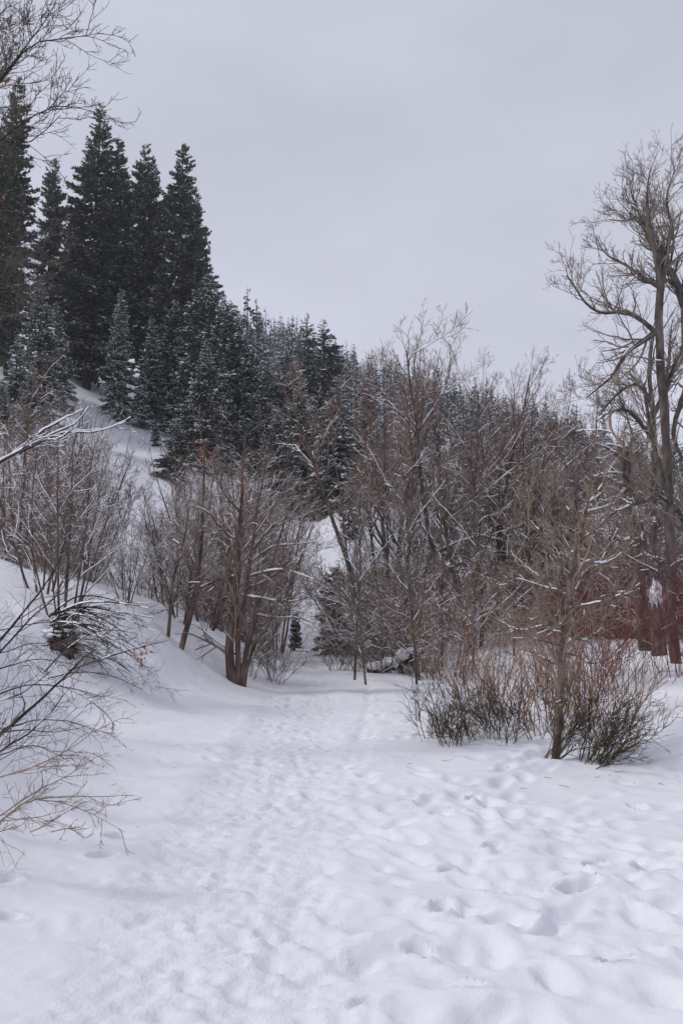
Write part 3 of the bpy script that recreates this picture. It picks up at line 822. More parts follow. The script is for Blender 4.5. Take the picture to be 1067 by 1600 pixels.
# the mass of thickets: individuals, alike
TG = 'bare shrubs of the brown thicket'
rt = np.random.default_rng(12)
spots = []
for _ in range(78):
    Yd = rt.uniform(18, 42); px = rt.uniform(595, 1090)
    if px < 640 and Yd > 34: continue
    if 735 < px < 1020 and Yd < 21: continue
    if 640 < px < 745 and Yd > 20: continue
    if px < 565 and Yd > 21: continue
    w_ = ['behind the slim trees at the clearing edge', 'below the snow patch', 'behind the sapling and the orange willows', 'around the cottonwoods on the right'][int(np.searchsorted([640, 760, 930], px))]
    spots.append((px, Yd, rt.uniform(1.6, 3.2), 'bare brown shrub in the thicket ' + w_, 'bare shrubs ' + w_, shr))
for _ in range(16):
    px = rt.uniform(575, 660)
    spots.append((px, rt.uniform(18.5, 31), rt.uniform(1.6, 3.4), 'bare brown shrub in the thicket behind the slim trees at the clearing edge', 'bare shrubs behind the slim trees at the clearing edge', shr))
for _ in range(30):
    px = rt.uniform(755, 1090)
    spots.append((px, rt.uniform(21, 32), rt.uniform(2.6, 4.2), 'tall bare shrub in the dense brown wall right of the sapling crown' if px > 900 else 'tall bare shrub in the dense brown wall left of the sapling crown', 'tall shrubs right of the sapling' if px > 900 else 'tall shrubs left of the sapling', shr))
for _ in range(30):
    Yd = rt.uniform(18, 44); px = rt.uniform(230, 470)
    if px > 425 - (Yd - 18) * 1.0: px -= 70
    if px < 290 and Yd > 20: continue
    spots.append((px, Yd, rt.uniform(1.6, 3.0), 'bare reddish shrub on the lower slope left of the trail', 'bare shrubs on the lower left slope', shr))
for _ in range(22):
    Yd = rt.uniform(16, 46); px = rt.uniform(-30, 150)
    spots.append((px, Yd, rt.uniform(1.5, 3.0), 'bare shrub on the upper left bank below the firs', 'bare shrubs on the upper left bank', shr))
for _ in range(52):
    Yd = rt.uniform(26, 64); px = rt.uniform(540, 1060)
    if 625 < px < 755 and Yd < 58: continue
    if px < 590: continue
    spots.append((px, Yd, rt.uniform(5, 8.5), 'bare brown tree in the wooded valley behind the grove', 'bare trees behind the grove', cot + mst))
for i, (px, Yd, hh, lab, grp, kinds) in enumerate(spots):
    b = foot(px, Yd); b[2] -= .05
    k = kinds[i % len(kinds)]
    tree_ = hh > 4.5
    place(k, 'valley_tree' if tree_ else 'thicket_shrub', b, hh, lab, 'bare tree' if tree_ else 'shrub', grp, wide=1.0 if not tree_ else 0.9)

# ------------------------------------------------------------------ hand-placed bare trees
def px_path(pts_, Yd):
    """limb drawn through pixels of the photograph, at its own distance; an item may carry its own distance"""
    return np.array([at(p[0], p[1], p[2] if len(p) > 2 else Yd) for p in pts_])
def resample(P, n):
    d = np.concatenate([[0], np.cumsum(np.linalg.norm(np.diff(P, axis=0), axis=1))])
    # Catmull-Rom for soft bends
    k = len(P)
    t = np.linspace(0, k - 1, 24); i = np.minimum(t.astype(int), k - 2); f = (t - i)[:, None]
    p0 = P[np.maximum(i - 1, 0)]; p1 = P[i]; p2 = P[i + 1]; p3 = P[np.minimum(i + 2, k - 1)]
    C = 0.5 * (2 * p1 + (p2 - p0) * f + (2 * p0 - 5 * p1 + 4 * p2 - p3) * f ** 2 + (3 * p1 - p0 - 3 * p2 + p3) * f ** 3)
    d = np.concatenate([[0], np.cumsum(np.linalg.norm(np.diff(C, axis=0), axis=1))])
    return np.stack([np.interp(np.linspace(0, d[-1], n), d, C[:, j]) for j in range(3)], -1), d[-1]

def leaf_mesh(name, m, s=0.05):
    V = np.array([[0, 0, 0], [.35, .25, .06], [1, 0, -.1], [.35, -.25, .06], [.2, .45, -.02], [.2, -.45, -.02]]) * s
    return mesh_from(name, V, [np.array([[0, 1, 2], [0, 2, 3], [0, 4, 1], [0, 3, 5]])], [m], smooth=False)
LEAF = leaf_mesh('dead_leaf', M['leaf'], .07); LEAFP = leaf_mesh('dead_leaf_pale', M['leafpale'], .12)

def hero(name, label, cat, base, limbs, spec, mats, seed, cover=.5, depth=.012, group=None, leaves=(), wig=0.02, sides=7, limbname='limb', lcap=99):
    """limbs: list of (points (k,3) world, r0, r1, is_trunk, twiggy)"""
    r = np.random.default_rng(seed)
    root = thing(name, base, label, cat, group)
    off = np.asarray(base, float)
    tw, sn = Acc(), Acc()
    for (pts_, r0, r1, tk, twiggy) in limbs:
        P, L = resample(np.asarray(pts_, float), 14)
        P = P - off
        P[1:-1] += r.normal(0, wig * (r0 + .01) * 4, (12, 3)); P = P[None]
        R = np.linspace(r0, r1, 14)[None]
        R = R * (1 + r.normal(0, .06, (1, 14)))
        a = Acc(); tubes(a, P, R, sides)
        obj('trunk' if tk else limbname, a.mesh(name + ('_trunk' if tk else '_limb'), M[mats[0]]), root)
        if cover > 0: snow_on(sn, P, R, r, cover * 1.5, .85, depth * 1.5)
        if twiggy > 0:
            sp = [list(s) for s in spec]; sp[0][0] = sp[0][0] * twiggy
            ac, s2 = crown(P, R, np.array([min(L, lcap)]), r, [tuple(s) for s in sp], cover, depth)
            if ac.V: tw.add(np.concatenate(ac.V), *ac.F)
            if s2.V: sn.add(np.concatenate(s2.V), *s2.F)
    if tw.V: obj('twigs', tw.mesh(name + '_twigs', M[mats[1]]), root, kind='stuff')
    if sn.V: obj('snow', sn.mesh(name + '_snow', M['snowtree'], smooth=False), root, kind='stuff')
    for (p, me_) in leaves:
        o = obj('dead_leaf', me_, root); o.location = tuple(np.asarray(p) - off); o.rotation_euler = tuple(r.uniform(-1.5, 1.5, 3) + np.array([0, 1, 0]))
    return root

SP_BIG = [(17, .12, 1., .45, 1.05, .38, .35, .42, .0060, .2, 8, .17, .35, 4),
          (5, .15, 1., .45, 1.0, .5, .3, .55, .0045, .05, 6, .16, .3, 3),
          (3.2, .15, 1., .4, .95, .52, .3, .6, .0034, .04, 4, .16, .25, 3),
          (2, .2, 1., .4, .95, .55, .3, .7, .0026, .0, 3, .15, .15, 3)]
# right cottonwood
Yc = 14.5
q = lambda *p: px_path(p, Yc)
b0 = foot(1051, Yc)
hero('cottonwood', 'tall grey cottonwood at right whose long limbs reach left over the sky', 'bare tree', b0, [
    (np.vstack([b0 - [0, 0, .2], q((1050, 1000), (1047, 900), (1045, 800), (1041, 690), (1034, 600), (1029, 520), (1031, 450))]), .10, .066, 1, .15),
    (q((1029, 525), (1000, 500), (972, 487, 14.3), (940, 489, 14.1), (915, 474, 13.9), (884, 430, 13.8)), .05, .010, 0, 1.5),
    (q((1031, 515), (1005, 532), (978, 552, 14.2), (958, 585, 14), (935, 605, 13.8), (915, 622, 13.7)), .055, .010, 0, 1.1),
    (q((1031, 450), (1003, 432), (978, 415, 14.8), (950, 400, 15), (936, 382, 15)), .045, .009, 0, 1.2),
    (q((1031, 450), (1022, 390), (1012, 330), (1010, 300), (1016, 262)), .055, .007, 0, 1.7),
    (q((1032, 455), (1040, 400), (1048, 350), (1040, 310), (1054, 265)), .055, .007, 0, 1.7),
    (q((1040, 420), (1015, 370, 15), (1005, 340, 15.2), (975, 345, 15.3), (950, 343, 15.4)), .045, .008, 0, 1.3),
    (q((1045, 800), (1010, 640, 15.4), (1000, 600, 15.8), (970, 610, 16), (935, 650, 16.2)), .06, .010, 0, 1.1),
    (q((1036, 620), (1052, 575), (1070, 530), (1085, 480)), .05, .012, 0, .8),
    (q((1043, 760), (1015, 780, 14), (985, 790, 13.6), (960, 800, 13.3), (930, 830, 13.2)), .04, .008, 0, .9),
], SP_BIG, ('bark', 'twig'), 701, cover=.4, depth=.012, lcap=2.6)
Ye = 15.5
q = lambda *p: px_path(p, Ye)
b1 = foot(1090, Ye)
hero('cottonwood', 'thick cottonwood trunk leaning in at the right frame edge', 'bare tree', b1, [
    (np.vstack([b1 - [0, 0, .2], q((1088, 900), (1082, 700), (1072, 560), (1066, 470), (1078, 380), (1085, 300), (1075, 220))]), .125, .025, 1, .6),
    (q((1068, 460), (1050, 430), (1035, 405), (1020, 380, 15), (1008, 360, 15), (985, 300, 15)), .075, .010, 0, 1.5),
    (q((1066, 480), (1050, 440, 15.2), (1030, 442, 15.0), (1005, 440, 14.8), (985, 425, 14.6)), .05, .010, 0, 1.1),
    (q((1075, 600), (1060, 640), (1052, 680), (1066, 720)), .06, .03, 0, .4),
    (q((1085, 860), (1060, 800, 14.8), (1035, 780, 14.4), (1010, 765, 14), (985, 800, 13.8)), .06, .012, 0, .8),
    (q((1088, 950), (1067, 915, 14.5), (1030, 895, 14.2), (1000, 880, 14), (970, 862, 13.8)), .05, .012, 0, .8),
], SP_BIG, ('bark', 'twiggrey'), 702, cover=.5, depth=.014, lcap=2.6)
Yk = 17.5
q = lambda *p: px_path(p, Yk)
b2 = foot(1004, Yk)
hero('broken_tree', 'broken dead tree with snow-lined crooked limbs left of the right cottonwood', 'bare tree', b2, [
    (np.vstack([b2 - [0, 0, .2], q((1000, 950), (995, 850), (985, 780), (980, 735), (977, 700))]), .15, .11, 1, .3),
    (q((980, 735), (965, 712), (948, 700, 17.2), (930, 694, 17)), .045, .016, 0, .6),
    (q((982, 755), (965, 757), (952, 748, 17.2), (937, 741, 17)), .045, .016, 0, .6),
    (q((982, 750), (972, 742), (955, 739, 17.1), (938, 741, 16.8)), .035, .015, 0, .5),
    (q((980, 720), (992, 708), (1000, 700, 17.3)), .035, .014, 0, .6),
    (q((985, 770), (975, 765), (960, 785, 17), (935, 795, 16.8), (915, 798, 16.7)), .04, .012, 0, .8),
    (q((992, 840), (970, 845), (950, 832, 17), (930, 826, 16.8)), .04, .012, 0, .8),
    (q((985, 775), (1000, 820, 17), (1010, 880, 16.8)), .04, .03, 0, .4),
], SP_BIG, ('bark', 'twig'), 703, cover=.95, depth=.03)
b3 = foot(1016, 19)
q = lambda *p: px_path(p, 19)
hero('cottonwood', 'dark trunk close behind the tall grey cottonwood at right', 'bare tree', b3, [
    (np.vstack([b3 - [0, 0, .2], q((1018, 900), (1022, 760), (1020, 650), (1012, 580), (1020, 520))]), .105, .04, 1, .5),
    (q((1020, 640), (1005, 610), (990, 600), (965, 615), (940, 640)), .06, .01, 0, 1.5),
    (q((1021, 690), (995, 655), (975, 640), (950, 645), (930, 660)), .06, .01, 0, 1.5),
    (q((1020, 650), (1040, 600), (1045, 540), (1050, 500)), .06, .01, 0, 1.2),
], SP_BIG, ('bark', 'twiggrey'), 704, cover=.35, depth=.012)

# sapling at right
g = ground_at(866, 1183); Ys = g[1]
q = lambda *p: px_path(p, Ys)
SP_SAP = [(10, .1, 1., .35, .9, .55, .4, .5, .0040, .12, 6, .13, .35, 3), (4, .15, 1., .4, 1., .5, .3, .6, .0030, .04, 5, .15, .2, 3), (1.5, .2, 1., .4, 1., .5, .3, .7, .0025, 0, 3, .15, .1, 3)]
r_ = np.random.default_rng(4)
sap = [(np.vstack([g - [0, 0, .12], q((871, 1120), (876, 1060), (880, 1000), (884, 950), (893, 890), (908, 830), (922, 760), (930, 690), (932, 640), (935, 610))]), .05, .003, 1, 1.4),
       (np.vstack([q((878, 1030), (872, 985), (845, 965), (815, 975), (790, 990)),]), .016, .004, 0, 1.0)]
for (y0, dx, dy, dz) in [(1010, -95, -60, -.3), (985, 90, -70, .3), (975, -110, -10, .5), (960, -60, -120, -.5), (950, 100, -30, -.4), (930, -95, -70, .4), (915, 75, -90, .5),
                         (900, -70, -95, -.2), (885, 95, -40, .2), (865, -80, -60, .3), (845, 60, -80, -.3), (815, -60, -70, .2), (790, 45, -70, .2), (1000, 60, -20, .9), (990, -40, -40, -.9), (1040, -70, -30, .3), (1020, 75, 5, -.4),
                         (940, 40, -110, .6), (925, -120, -20, -.3), (870, -55, -120, .4)]:
    x0 = np.interp(y0, [610, 690, 830, 890, 950, 1060], [935, 930, 908, 893, 884, 876])
    j = r_.uniform(-15, 15)
    sap.append((px_path([(x0, y0), (x0 + dx * .3, y0 + dy * .2 + j * .3, Ys + dz * .3), (x0 + dx * .65, y0 + dy * .55 + j, Ys + dz * .7), (x0 + dx, y0 + dy, Ys + dz)], Ys), .013, .003, 0, 1.0))
hero('sapling', 'bare tan sapling standing in the green-stemmed bush on the right', 'sapling', g, sap, SP_SAP, ('barklight', 'twigtan'), 705, cover=.45, depth=.008, limbname='branch', lcap=1.25)

# red-brown trunks on the left of the trail
g = ground_at(366, 1062); Yr = g[1]
q = lambda *p: px_path(p, Yr)
rb = [(np.vstack([g - [.02, 0, .15], q((358, 1010), (366, 950), (372, 890), (375, 820), (380, 740), (384, 680))]), .085, .012, 1, .9),
      (np.vstack([g - [-.08, 0, .15], q((372, 1000), (382, 940), (392, 870), (402, 800), (415, 730))]), .06, .010, 1, .9),
      (np.vstack([g - [-.12, 0, .15], q((385, 1020), (400, 960), (420, 900), (440, 830), (460, 770))]), .055, .008, 1, .9),
      (np.vstack([g - [-.18, .1, .15], q((390, 1030), (412, 985), (440, 950), (470, 925))]), .035, .006, 1, .8),
      (np.vstack([ground_at(283, 1008) - [0, 0, .1], q((298, 960), (310, 900), (316, 830), (318, 740), (320, 690))]), .055, .008, 1, .9),
      (np.vstack([ground_at(263, 990) - [0, 0, .1], q((268, 940), (272, 900), (288, 840), (300, 760))]), .035, .006, 1, .8)]
for pts_, r0 in [(((373, 900), (345, 905), (310, 920), (280, 940), (255, 955)), .028), (((385, 920), (420, 905), (455, 880), (480, 855)), .026), (((390, 880), (425, 855), (465, 850), (500, 845)), .026),
                 (((380, 850), (350, 830), (325, 800), (300, 790)), .025), (((395, 860), (430, 820), (470, 800)), .024), (((378, 930), (410, 935), (450, 940), (495, 930)), .026),
                 (((400, 960), (430, 965), (465, 965), (490, 975)), .022), (((372, 870), (400, 835), (430, 790), (445, 760)), .024), (((376, 800), (350, 770), (335, 730)), .02), (((388, 900), (440, 890), (490, 905)), .024)]:
    dz = r_.uniform(-.8, .4)
    rb.append((px_path([(p[0], p[1], Yr + dz * i / (len(pts_) - 1)) for i, p in enumerate(pts_)], Yr), r0, .006, 0, .9))
lv = [(at(px, py, Yr - .1), LEAF) for px, py in ((405, 950), (362, 972), (370, 985), (420, 890))]
hero('red_brown_tree', 'cluster of leaning red-brown trunks with snow-lined limbs left of the trail', 'bare tree', g, rb, [(16, .12, 1., .4, 1.05, .42, .35, .42, .0055, .05, 6, .15, .1, 3), (6, .15, 1., .4, 1.1, .45, .3, .6, .0038, .0, 4, .17, .05, 3), (3, .2, 1., .4, 1.1, .5, .3, .6, .0032, .0, 3, .17, .0, 3)], ('barkred', 'twig'), 706, cover=.55, depth=.012, leaves=lv, lcap=2.3)
# rusty-leaved top on the slope
b = foot(322, 30)
hero('leafy_shrub', 'shrub on the slope still holding pale rusty leaves', 'shrub', b, [
    (np.vstack([b - [0, 0, .1], px_path([(318, 790), (320, 740), (322, 690)], 30)]), .04, .008, 1, 1.0),
    (np.vstack([b - [0, 0, .1], px_path([(330, 780), (338, 730), (332, 700)], 30)]), .03, .008, 0, 1.0)],
    SP_SHR, ('barkred', 'twigred'), 707, cover=.4, leaves=[(at(320 + r_.normal(0, 9), 705 + r_.normal(0, 12), 29.8), LEAFP) for _ in range(46)], limbname='stem')

# arching brush and exposed roots on the near bank
g = ground_at(92, 1000); Ya = g[1]
br = []
ra = np.random.default_rng(8)
for i in range(34):
    a0 = ra.uniform(-.1, 1.0)
    L = ra.uniform(55, 165)
    x0 = 82 + ra.uniform(-6, 14); y0 = 985 + ra.uniform(-25, 45)
    ex = x0 + L; ey = y0 + L * ra.uniform(-.35, .75) * .6
    arch = ra.uniform(10, 34)
    dd = ra.uniform(-.9, .5)
    br.append((px_path([(x0, y0, Ya), (x0 + L * .3, (y0 * .7 + ey * .3) - arch, Ya + dd * .3), (x0 + L * .65, (y0 * .35 + ey * .65) - arch * .8, Ya + dd * .6), (ex, ey, Ya + dd)], Ya), ra.uniform(.009, .018), .003, 0, .7))
br.append((px_path([(80, 1015, Ya), (105, 1050, Ya - .4), (140, 1090, Ya - .8), (165, 1125, Ya - 1.1), (190, 1150, Ya - 1.3)], Ya), .018, .005, 0, .4))
br.append((px_path([(80, 960, Ya), (130, 948, Ya - .2), (180, 955, Ya - .3), (240, 965, Ya - .3)], Ya), .018, .006, 0, .6))
br.append((px_path([(75, 1062, Ya - .4), (130, 1040, Ya - .5), (190, 1020, Ya - .5), (265, 1000, Ya - .5)], Ya), .016, .004, 0, .5))
lv = [(at(222 + r_.normal(0, 6), 1018 + r_.normal(0, 8), Ya - .45), LEAF) for _ in range(12)]
SP_BR = [(4, .2, 1., .3, .9, .35, .3, .55, .0032, .02, 5, .14, .1, 3), (3, .2, 1., .4, 1., .45, .3, .6, .0026, 0, 4, .16, .1, 3), (1.5, .2, 1., .4, 1., .5, .3, .7, .0022, 0, 3, .16, 0, 3)]
hero('arching_brush', 'dark arching brush hanging from the broken edge of the left bank', 'brush', g, br, SP_BR, ('barkdark', 'barkdark'), 708, cover=.5, depth=.010, leaves=lv, sides=5, limbname='stem')
# exposed root clump and overhanging snow
def blob(name, m, c, s, seed, amp=.35, n=18, parent=None):
    V = []
    th = np.linspace(0, PI, n); ph = np.linspace(0, 2 * PI, 2 * n, endpoint=False)
    TH, PH = np.meshgrid(th, ph, indexing='ij')
    d = np.stack([np.sin(TH) * np.cos(PH), np.sin(TH) * np.sin(PH), np.cos(TH)], -1)
    k = 1 + amp * (perlin(d[..., 0] * 2 + seed, d[..., 1] * 2 + d[..., 2] * 1.7, seed) + .5 * perlin(d[..., 0] * 5 + seed, d[..., 1] * 5 + d[..., 2] * 4, seed + 1))
    V = d * k[..., None] * np.array(s)
    ix = np.arange(n * 2 * n).reshape(n, 2 * n); nx_ = np.roll(ix, -1, 1)
    qd = np.stack([ix[:-1], ix[1:], nx_[1:], nx_[:-1]], -1).reshape(-1, 4)
    me = mesh_from(name, V.reshape(-1, 3), [qd], [m])
    o = obj(name, me, parent); o.location = tuple(c)
    return o
gr = ground_at(88, 1005)
rc = thing('root_clump', gr, 'dark exposed root and earth clump under the snow lip of the left bank', 'root clump')
blob('earth', M['earth'], (0.05, .05, -.10), (.2, .2, .30), 31, .7, 22, parent=rc)
blob('snow_lip', M['snow'], (-.02, .14, .13), (.26, .26, .07), 33, .45, 20, parent=rc)
ac = Acc(); rr_ = np.random.default_rng(3)
d0 = rr_.normal(0, 1, (26, 3)); d0[:, 1] -= .8; d0[:, 0] += .8
tubes(ac, grow(np.zeros((26, 3)) + rr_.normal(0, .06, (26, 3)), d0, rr_.uniform(.2, .5, 26), 6, .3, -.2, rr_), taper(rr_.uniform(.006, .016, 26), 6, .3), 4)
obj('root', ac.mesh('root', M['barkdark']), rc)

# near limbs entering from the left
SP_NEAR = [(10, .1, 1., .4, 1.0, .42, .4, .5, .0022, .05, 7, .19, .1, 4), (4.5, .15, 1., .4, 1., .45, .3, .6, .0016, .0, 4, .16, .1, 3), (1.8, .2, 1., .4, 1., .5, .3, .7, .0012, .0, 3, .16, .1, 3)]
def near(label, Yd, limbs, seed, cover=.3, depth=.006, mats=('barkdark', 'twiggrey'), name='bare_branches', spec=SP_NEAR, leaves=()):
    bp = px_path([limbs[0][0][0]], Yd)[0]
    L = []
    for (p, r0, r1, tg) in limbs: L.append((px_path(p, Yd), r0, r1, 0, tg))
    return hero(name, label, 'branches', bp, L, spec, mats, seed, cover=cover, depth=depth, leaves=leaves, sides=6, limbname='branch')
near('two long dark branches with twigs leaning up from the lower left edge', 5.6, [
    (((-60, 1215, 5.4), (0, 1150), (50, 1106), (100, 1060), (128, 1030), (150, 1015)), .014, .004, 1.0),
    (((-60, 1235, 5.4), (0, 1175), (40, 1150), (75, 1118), (100, 1085)), .009, .003, 1.3),
    (((-60, 1110), (0, 1095), (40, 1080), (90, 1040)), .005, .002, 1.0)], 721, cover=.45)
near('fan of dark stems rising from the left edge below the bank brow', 8.0, [
    (((-60, 1065), (0, 1000), (35, 960), (70, 915), (92, 880), (105, 830)), .016, .004, .9),
    (((-60, 1085), (0, 1020), (50, 965), (80, 940), (110, 905)), .013, .004, .9),
    (((-60, 1000), (0, 985), (50, 975), (95, 970)), .006, .003, .9)], 722, cover=.3)
near('snow-lined branch pair reaching in from the left edge above the bank', 7.0, [
    (((-60, 755), (0, 722), (40, 700), (80, 680), (120, 660), (140, 635)), .020, .004, .6),
    (((30, 708), (60, 693), (100, 676), (150, 675), (190, 660)), .013, .003, .7),
    (((40, 700), (65, 675), (80, 665), (130, 640)), .010, .003, .6)], 723, cover=.95, depth=.016)
near('thin pale twigs trailing over the snow at the lower left edge', 4.9, [
    (((-50, 1330), (0, 1285), (40, 1255), (90, 1245), (150, 1245), (210, 1243)), .006, .0015, 1.0),
    (((-50, 1300), (0, 1275), (50, 1240), (100, 1215), (140, 1190)), .005, .0015, 1.1),
    (((-50, 1320), (0, 1300), (30, 1290)), .005, .002, 1.0),
    (((-50, 1225), (0, 1215), (60, 1195), (110, 1170), (150, 1140)), .005, .0015, 1.2),
    (((60, 1250), (100, 1255), (150, 1275), (195, 1300)), .003, .0012, .8)], 724, cover=.15, depth=.003, mats=('twigtan', 'twigtan'))
near('small dry twigs poking out of the snow beside the boot holes at left', 4.9, [
    (((48, 1300), (70, 1290), (95, 1275), (125, 1255)), .003, .0012, .8), (((80, 1300), (110, 1295), (135, 1310), (150, 1290)), .003, .0012, .9)], 725, cover=0, mats=('twigtan', 'twigtan'))

near('tangle of thin grey twigs over the snow bank at the left edge', 6.4, [
    (((-60, 1120), (0, 1085), (50, 1070), (110, 1075), (165, 1090)), .007, .002, 1.1),
    (((-60, 1060), (0, 1045), (60, 1030), (120, 1040)), .006, .002, 1.1),
    (((-60, 1150), (0, 1140), (60, 1125), (120, 1130), (150, 1145)), .006, .002, 1.1),
    (((-60, 1010), (0, 1020), (50, 1005), (95, 1010)), .005, .002, 1.0),
    (((-50, 1190), (0, 1180), (55, 1165), (110, 1190)), .005, .002, 1.0)], 726, cover=.25, depth=.004)
near('pale arching twigs beside the arching brush on the left bank', 7.6, [
    (((70, 1050), (110, 1010), (160, 985), (215, 990)), .007, .002, 1.2),
    (((75, 1060), (130, 1050), (185, 1060), (235, 1085)), .006, .002, 1.2),
    (((85, 1065), (125, 1085), (160, 1110), (185, 1140)), .006, .002, 1.2)], 727, cover=.4, depth=.006)

# tree overhanging the top left corner
Yt = 9.0
bt = foot(-190, Yt)
q = lambda *p: px_path(p, Yt)
SP_TOP = [(30, .1, 1., .3, .9, .46, .35, .4, .0050, .06, 7, .15, .25, 4), (6, .15, 1., .4, 1., .48, .3, .6, .0040, .05, 5, .17, .2, 3), (3, .15, 1., .4, 1., .5, .3, .65, .0032, .03, 4, .17, .1, 3)]
lv = [(at(px, py, Yt), LEAF) for px, py in ((26, 72), (10, 125), (36, 148), (14, 120), (48, 163), (5, 305), (30, 412))]
hero('overhanging_tree', 'bare tree at the top left corner whose fine twigs spread over the sky', 'bare tree', bt, [
    (np.vstack([bt - [0, 0, .2], q((-185, 700), (-170, 400), (-150, 200), (-140, 50), (-130, -80))]), .15, .05, 1, .3),
    (q((-165, 330), (-90, 240), (-20, 150), (35, 80), (80, 20), (95, -20)), .020, .003, 0, 1.0),
    (q((-160, 280), (-70, 200), (0, 130), (50, 70), (110, 60), (155, 52)), .020, .003, 0, 1.0),
    (q((-172, 420), (-90, 330), (-20, 240), (40, 190), (90, 165), (150, 175)), .020, .003, 0, .9),
    (q((-150, 200), (-80, 110), (-30, 40), (10, -20)), .020, .003, 0, 1.0),
    (q((-172, 440), (-80, 310), (0, 215), (30, 230), (70, 205), (95, 180)), .02, .0035, 0, .7),
    (q((-178, 520), (-90, 430), (-20, 400), (25, 390), (60, 430)), .02, .0035, 0, .7),
    (q((-180, 560), (-90, 480), (-30, 450), (10, 440), (45, 470)), .02, .0035, 0, .7)],
    SP_TOP, ('barkdark', 'twiggrey'), 731, cover=.12, depth=.006, leaves=lv, lcap=1.7)

# ------------------------------------------------------------------ stemmed bushes on the right
def stem_bush(name, label, base, n, spread, hts_, mats, seed, aim=(0, 0), cover=.25, rad=.006, br=.3, twig=1.0, group=None):
    r = np.random.default_rng(seed)
    root = thing(name, base, label, 'shrub', group)
    tw, sn = Acc(), Acc()
    a = r.random(n) * 2 * PI; rr = br * np.sqrt(r.random(n))
    nc = max(2, n // 14); cc = r.normal(0, br * .55, (nc, 2)); ci = r.integers(0, nc, n)
    px_ = cc[ci, 0] * 1.6 + np.cos(a) * rr * .6; py_ = cc[ci, 1] + np.sin(a) * rr * .6
    zz = H(px_ + base[0], py_ + base[1]) - base[2] - .05
    s0 = np.stack([px_, py_, zz], -1)
    d = np.stack([np.cos(a) * spread * r.uniform(.2, 1, n) + aim[0], np.sin(a) * spread * r.uniform(.2, 1, n) + aim[1], np.ones(n)], -1)
    L = r.uniform(hts_[0], hts_[1], n)
    P = grow(s0, d, L, 9, .15, .12, r)
    R = taper(rad * r.uniform(.5, 1.1, n), 9, .3)
    for i in range(n):
        a_ = Acc(); tubes(a_, P[i:i + 1], R[i:i + 1], 5)
        obj('stem', a_.mesh(name + '_stem', M[mats[0]]), root)
    snow_on(sn, P, R, r, cover, .85, .008)
    sp = [(9 * twig, .2, 1., .3, .95, .38, .3, .6, .0028, .05, 5, .14, .15, 3), (4 * twig, .2, 1., .35, 1., .5, .3, .7, .0022, .03, 4, .16, .1, 3)]
    ac, s2 = crown(P, R, L, r, sp, cover, .006)
    obj('twigs', ac.mesh(name + '_twigs', M[mats[1]]), root, kind='stuff')
    if s2.V: sn.add(np.concatenate(s2.V), *s2.F)
    if sn.V: obj('snow', sn.mesh(name + '_snow', M['snowtree'], smooth=False), root, kind='stuff')
    return root
stem_bush('olive_bush', 'wide bush of dark olive stems fanning out around the sapling foot', ground_at(800, 1158), 70, .75, (.4, .85), ('olive', 'olive'), 801, aim=(-.05, 0), br=.42, cover=.2)
stem_bush('olive_bush', 'low olive-stemmed clump leaning right beside the sapling foot', ground_at(900, 1182), 52, .35, (.45, .85), ('olive', 'olive'), 802, aim=(.75, -.1), br=.2, cover=.4, rad=.006)
stem_bush('olive_bush', 'sparse olive stems sprawling left of the sapling bush', ground_at(772, 1140), 22, .7, (.4, .9), ('olive', 'olive'), 803, aim=(-.45, 0), br=.25, cover=.2, rad=.005)
stem_bush('orange_willow', 'tall orange-stemmed willow behind the olive bush', foot(845, 11.5), 40, .38, (.8, 1.5), ('orange', 'twigred'), 804, br=.6, cover=.3, twig=.6, rad=.008)
stem_bush('orange_willow', 'bushy rusty willow right of the sapling', foot(955, 10.6), 56, .8, (.6, 1.1), ('orange', 'twig'), 805, br=.5, cover=.3, twig=.6, rad=.008)
stem_bush('orange_willow', 'slender orange-stemmed willow left of the sapling by the clearing edge', foot(742, 14.5), 34, .25, (.9, 1.5), ('orange', 'twigred'), 806, br=.45, cover=.3, rad=.008, twig=.6)
stem_bush('orange_willow', 'orange-stemmed willow high behind the sapling trunk', foot(905, 13.5), 42, .5, (1.3, 2.5), ('orange', 'twigred'), 807, br=.8, cover=.3, twig=.6, rad=.009)
stem_bush('red_dogwood', 'dark red-stemmed dogwood bush at right before the cottonwood', foot(985, 12.2), 64, .5, (1.1, 2.1), ('red', 'red'), 808, br=.9, cover=.3, twig=.6)
stem_bush('red_dogwood', 'dark red-stemmed dogwood at the right frame edge', foot(1060, 12.6), 46, .5, (1.0, 2.0), ('red', 'red'), 809, br=.9, cover=.3, twig=.6)
stem_bush('red_dogwood', 'dark red-stemmed dogwood close to the right of the sapling crown', foot(932, 13), 46, .45, (.9, 1.7), ('red', 'red'), 814, br=.8, cover=.3, twig=.6)
stem_bush('bank_bush', 'low brown bush at the foot of the red-brown trunks', ground_at(408, 1066), 34, .6, (.6, 1.1), ('twig', 'twiggrey'), 810, aim=(.15, 0), br=.25, cover=.3)
stem_bush('edge_bush', 'small grey bush right of the trail where it narrows', foot(545, 19), 30, .9, (.5, 1.0), ('twig', 'twiggrey'), 811, br=.25, cover=.3)
stem_bush('dry_twigs', 'few thin dry twigs in the open snow left of the olive bush', ground_at(700, 1165), 9, .9, (.3, .6), ('twigtan', 'twigtan'), 812, aim=(-.3, 0), br=.3, cover=.05, rad=.003, twig=.5)

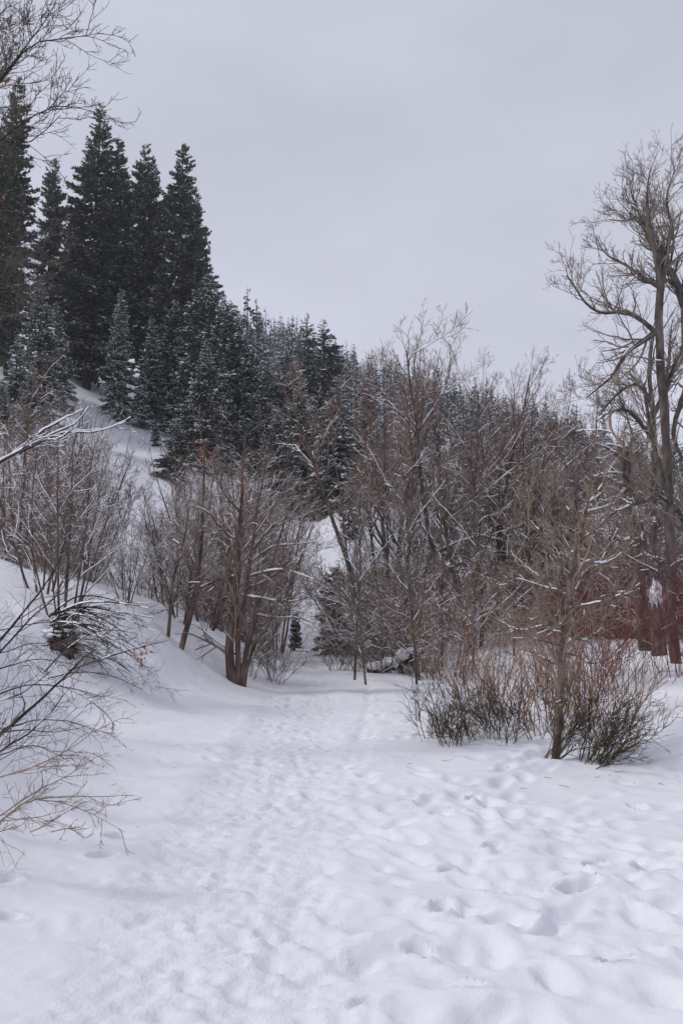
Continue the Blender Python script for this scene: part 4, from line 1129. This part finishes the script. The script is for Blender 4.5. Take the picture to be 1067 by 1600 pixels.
# twig litter on the snow
rl = np.random.default_rng(77)
ac = Acc(); n = 130
cen = [ground_at(p[0], p[1])[:2] for p in ((300, 1060), (210, 1090), (120, 1260), (800, 1190), (690, 1190), (560, 1080), (240, 1180), (940, 1210), (150, 1200), (430, 1100))]
c = np.array(cen)[rl.integers(0, len(cen), n)] + rl.normal(0, .45, (n, 2))
P0 = np.stack([c[:, 0], c[:, 1], H(c[:, 0], c[:, 1]) + .012], -1)
a = rl.random(n) * 2 * PI
P = grow(P0, np.stack([np.cos(a), np.sin(a), .12 + 0 * a], -1), rl.uniform(.03, .14, n), 4, .15, 0, rl)
tubes(ac, P, taper(rl.uniform(.0015, .0035, n), 4, .4), 4)
obj('twig_litter', ac.mesh('twig_litter', M['twig']), None, 'tiny bits of twig scattered on the snow below the shrubs', 'twig litter', None, 'stuff')

# snowy log at the clearing edge
g = ground_at(612, 1056)
lg = thing('fallen_log', (g[0], g[1] + .3, Hs(g[0], g[1] + .3)), 'snow-heaped fallen log and brush at the far edge of the clearing', 'log')
a = Acc(); P = np.array([[-.5, 0, .05], [-.2, .02, .14], [.1, 0, .22], [.45, .05, .36], [.7, .05, .46]])[None]
tubes(a, P, np.array([[.09, .1, .1, .09, .06]]), 9)
obj('log', a.mesh('log', M['barkdark']), lg)
for i, (c, s) in enumerate([((-.3, 0, .2), (.22, .16, .10)), ((.02, .02, .26), (.2, .16, .12)), ((.26, 0, .44), (.14, .13, .13)), ((.5, .03, .52), (.16, .12, .08))]):
    blob('snow_cap', M['snow'], c, s, 40 + i, .4, 14, lg)
# leaning snowy stump by the right cottonwood
b = foot(1024, 16.2)
sp_ = thing('tree_stump', b, 'tall broken stump plastered with snow before the right cottonwood', 'stump')
tp = at(1022, 925, 16.2) - b
a = Acc(); P = np.array([[0, 0, -.1], tp * .4, tp * .8, tp])[None]; tubes(a, P, np.array([[.16, .13, .12, .05]]), 9)
obj('trunk', a.mesh('stump_trunk', M['bark']), sp_)
blob('snow_cap', M['snow'], tuple(tp * .92 + np.array([0, -.05, 0])), (.10, .09, .27), 51, .8, 20, sp_)

# ------------------------------------------------------------------ winter air
V = np.array([[x, y, z] for z in (-3.5, 190) for y in (-75, 730) for x in (-640, 640)], float)
hz_me = mesh_from('haze', V, [np.array([[0, 2, 3, 1], [4, 5, 7, 6], [0, 1, 5, 4], [2, 6, 7, 3], [0, 4, 6, 2], [1, 3, 7, 5]])], smooth=False)
hm = bpy.data.materials.new('haze'); hm.use_nodes = True; t = hm.node_tree; t.nodes.clear()
o_ = t.nodes.new('ShaderNodeOutputMaterial'); v_ = t.nodes.new('ShaderNodeVolumePrincipled')
v_.inputs['Color'].default_value = (0.85, 0.90, 1.0, 1); v_.inputs['Density'].default_value = 0.00042; v_.inputs['Anisotropy'].default_value = 0.2
t.links.new(v_.outputs[0], o_.inputs['Volume'])
hz_me.materials.append(hm)
obj('haze', hz_me, None, 'thin cold winter haze filling the valley air', 'haze', None, 'stuff')

print('TRIS', sum(sum(p.loop_total - 2 for p in m_.polygons) for m_ in bpy.data.meshes if False), sum(len(m_.loops) - 2 * len(m_.polygons) for m_ in bpy.data.meshes), 'objects', len(bpy.data.objects))
